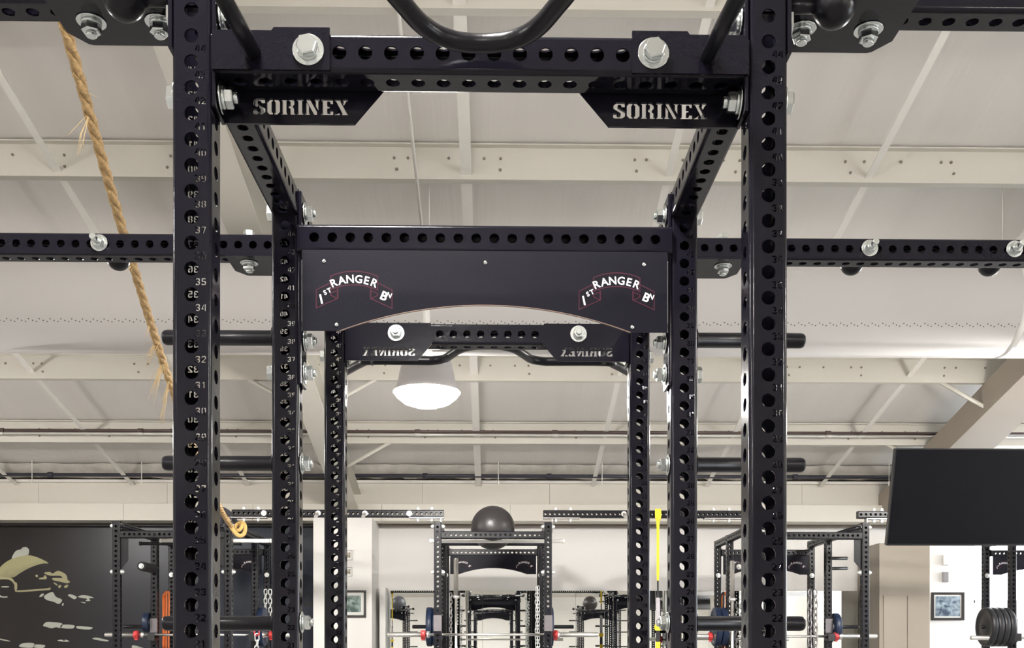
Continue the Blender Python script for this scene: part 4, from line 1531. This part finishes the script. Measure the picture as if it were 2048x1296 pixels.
# ================================================================== TELEVISION
tv = thing('television', 'large switched-off black television tilted down at the right edge', 'television', (112.0, 291.6, EYE + 29.7))
tilt = math.atan2(6.6, 26.0)
TM = RX(tilt)
mb = MB()
mb.box(0, 49.5, -.9, 1.0, 0, 27.3, bev=.15)
o = mb.build('casing', 'tv_bezel', tv)
o.matrix_basis = RX(tilt)
mb = MB()
mb.box(.35, 49.15, -1.0, -.88, .6, 26.95)
obj('screen', mb.mesh('screen', 'tv_black'), tv, mtx=RX(tilt))
mb = MB()
mb.box(8, 40, 1.0, 3.2, 5, 20, bev=.4)
obj('back_cover', mb.mesh('back_cover', 'tv_bezel'), tv, mtx=RX(tilt))
mb = MB()
mb.box(22, XR - 112.0 - .3, 4.0, 6.2, 10, 13.0)
mb.box(XR - 112.0 - 1.0, XR - 112.0 - .1, 0, 10, 4, 20)
mb.build('wall_arm', 'steel_plain', tv)

# ================================================================== MURAL
mu = thing('wall_mural', 'dark wall-sized photo mural of soldiers covering the left part of the back wall', 'mural', (-200, 529, EYE))
mb = MB()
mb.box(XL + 201, -88.2 + 200, -.4, .8, -46, 62.6)
mb.build('printed_sheet', 'mural', mu)
SM = FPX / 528.6


def mural_poly(name, pts, m_, d=.42, smooth=True):
    p2 = [((px - 985) / SM + 200, (1298 - py) / SM) for px, py in pts]
    if smooth:
        n = len(p2)
        q2 = []
        for i in range(n):
            a, b, c, e_ = [Vector((*p2[(i + k) % n], 0)) for k in (-1, 0, 1, 2)]
            for k in range(4):
                t_ = k / 4
                q = b.lerp(c, t_) + ((c - a) * .12 * t_ * (1 - t_) ** 2 * 4 - (e_ - b) * .12 * t_ * t_ * (1 - t_) * 4)
                q2.append((q.x, q.y))
        p2 = q2
    ar = sum(p2[i][0] * p2[(i + 1) % len(p2)][1] - p2[(i + 1) % len(p2)][0] * p2[i][1] for i in range(len(p2)))
    if ar < 0:
        p2 = p2[::-1]
    mb = MB()
    mb.plate(p2, [], .03, T(0, -d, 0) @ FRONT)
    return mb.build(name, m_, mu)


def mz(x, y):                 # coordinates read from a crop of the mural
    return (x / 4.871, 1030 + y / 4.871)


mural_poly('printed_helmet', [mz(*p) for p in ((-60, 640), (-60, 520), (0, 560), (30, 510), (90, 460), (180, 415), (270, 398), (350, 408), (430, 440), (490, 475), (430, 480), (360, 500), (290, 530), (220, 570), (160, 610), (100, 615), (20, 620))], 'helmet_print')
mural_poly('printed_figure', [mz(*p) for p in ((140, 432), (150, 395), (180, 355), (225, 342), (240, 325), (275, 320), (302, 345), (298, 390), (270, 400), (200, 415))], 'pale_print', .44)
mural_poly('printed_strap', [mz(*p) for p in ((-10, 605), (90, 612), (140, 622), (165, 655), (188, 672), (190, 722), (200, 738), (480, 718), (505, 700), (508, 730), (480, 736), (200, 755), (165, 730), (160, 680), (110, 636), (-10, 632))], 'khaki_print', .46)
for pts in (((445, 570), (500, 560), (530, 575), (580, 548), (640, 572), (665, 600), (672, 635), (695, 655), (670, 670), (600, 655), (535, 640), (530, 620), (620, 618), (600, 598), (500, 595)),
            ((400, 620), (440, 610), (455, 590), (472, 612), (465, 630), (405, 632)),
            ((362, 598), (375, 585), (390, 598), (378, 612)),
            ((580, 700), (600, 685), (612, 695), (596, 718)), ((636, 705), (660, 685), (680, 690), (660, 715)), ((540, 660), (575, 680), (568, 692), (545, 675))):
    mural_poly('printed_arm', [mz(*p) for p in pts], 'khaki_print', .44)
for pts in (((445, 800), (480, 770), (530, 755), (560, 800), (620, 830), (590, 870), (540, 850), (470, 830)), ((400, 800), (425, 770), (448, 775), (425, 800)),
            ((675, 785), (700, 775), (760, 800), (740, 825), (700, 805)), ((770, 800), (810, 785), (870, 790), (925, 810), (880, 815), (890, 840), (845, 840), (860, 820), (800, 810)),
            ((620, 868), (635, 860), (632, 885), (618, 885)), ((795, 850), (845, 855), (835, 864))):
    mural_poly('printed_highlight', [mz(*p) for p in pts], 'pale_print', .44)
for pts in (((437, 1080), (460, 1050), (500, 1043), (620, 1058), (605, 1100), (560, 1095), (520, 1105), (470, 1092)), ((620, 1070), (735, 1076), (718, 1108), (608, 1100)),
            ((765, 1083), (880, 1092), (915, 1100), (880, 1117), (768, 1108)), ((915, 1200), (960, 1196), (1065, 1222), (1040, 1232), (925, 1212)),
            ((205, 1275), (250, 1248), (350, 1250), (340, 1292), (240, 1290)), ((360, 1262), (455, 1268), (435, 1296), (350, 1290)), ((0, 1200), (110, 1224), (110, 1232), (0, 1212)),
            ((575, 1222), (620, 1215), (640, 1230), (650, 1215), (690, 1230), (660, 1236), (600, 1230)), ((0, 760), (40, 795), (92, 797), (92, 808), (30, 806), (0, 775)), ((40, 700), (105, 698), (105, 710), (45, 710)),
            ((1300, 1268), (1420, 1300), (1500, 1310), (1480, 1330), (1310, 1310))):
    mural_poly('printed_strip', [mz(*p) for p in pts], 'pale_print', .44)
# helicopter far right of the mural
hz = lambda x, y: (440 + x / 4.379, 1000 + y / 4.379)
mural_poly('printed_helicopter', [hz(*p) for p in ((722, 905), (750, 880), (770, 885), (780, 800), (792, 880), (850, 882), (852, 910), (830, 935), (760, 938), (735, 930))], 'dim_print', .44)
mural_poly('printed_rotor', [hz(*p) for p in ((722, 840), (800, 770), (803, 775), (730, 845))], 'dim_print', .45)
mural_poly('printed_rotor', [hz(*p) for p in ((800, 825), (890, 815), (890, 822), (802, 832))], 'dim_print', .45)
mural_poly('printed_rotor', [hz(*p) for p in ((722, 340), (870, 242), (880, 250), (726, 350))], 'dim_print', .45)
mural_poly('printed_rotor', [hz(*p) for p in ((170, 785), (270, 770), (270, 777), (172, 793))], 'dim_print', .45)

# ================================================================== FRAMED PICTURES AND SMALL WALL ITEMS
def picture(px0, px1, py0, py1, y, m_, label, fr_w=.9, mat_w=1.2):
    s = FPX / y
    x0, x1, z0, z1 = (px0 - 985) / s, (px1 - 985) / s, EYE + (1298 - py1) / s, EYE + (1298 - py0) / s
    w, h = x1 - x0, z1 - z0
    t = thing('framed_picture', label, 'picture', (x0, y, z0), group='framed pictures on the back wall')
    mb = MB()
    for (a, b, c, d) in ((0, w, 0, fr_w), (0, w, h - fr_w, h), (0, fr_w, fr_w, h - fr_w), (w - fr_w, w, fr_w, h - fr_w)):
        mb.box(a, b, -1.0, 0, c, d, bev=.06)
    mb.build('frame', 'frame_dark' if fr_w > .3 else 'pipe_bright', t)
    mb = MB()
    mb.box(fr_w, w - fr_w, -.3, -.05, fr_w, h - fr_w)
    mb.build('mount_board', 'mat_board', t)
    q = fr_w + mat_w
    mb = MB()
    mb.box(q, w - q, -.36, -.3, q, h - q)
    mb.build('photo_print', m_, t)
    return t


picture(676, 729.5, 1181, 1235, 500, 'photo_green', 'dark framed greenish photo on the white column left of the mirror', 1.05, 1.5)
picture(684, 702.5, 1101, 1120.5, 500, 'photo_sepia', 'upper of two small pale pictures on the white column', .25, .8)
picture(684, 702.5, 1134.5, 1153, 500, 'photo_sepia', 'lower of two small pale pictures on the white column', .25, .8)
picture(1865, 1931, 1184, 1240, 529.9, 'photo_blue', 'black framed bluish photo on the white wall below the television', 1.2, .9)

for (px, py, lb) in ((1894, 1119, 'upper white electrical box on the bright wall below the television'), (1894, 1153, 'grey electrical box above the black framed photo')):
    s = FPX / 529
    t = thing('electrical_box', lb, 'electrical box', ((px - 985) / s, 529.9, EYE + (1298 - py) / s), group='electrical boxes on the back wall')
    mb = MB()
    mb.box(-1.5, 1.5, -1.6, 0, -2.6, 2.6, bev=.15)
    mb.build('box_body', 'mat_board' if py < 1130 else 'webbing_grey', t)
    mb = MB()
    mb.box(-1.3, 1.3, -1.75, -1.6, -2.3, 2.3, bev=.05)
    mb.build('cover_plate', 'pvc' if py < 1130 else 'steel_plain', t)
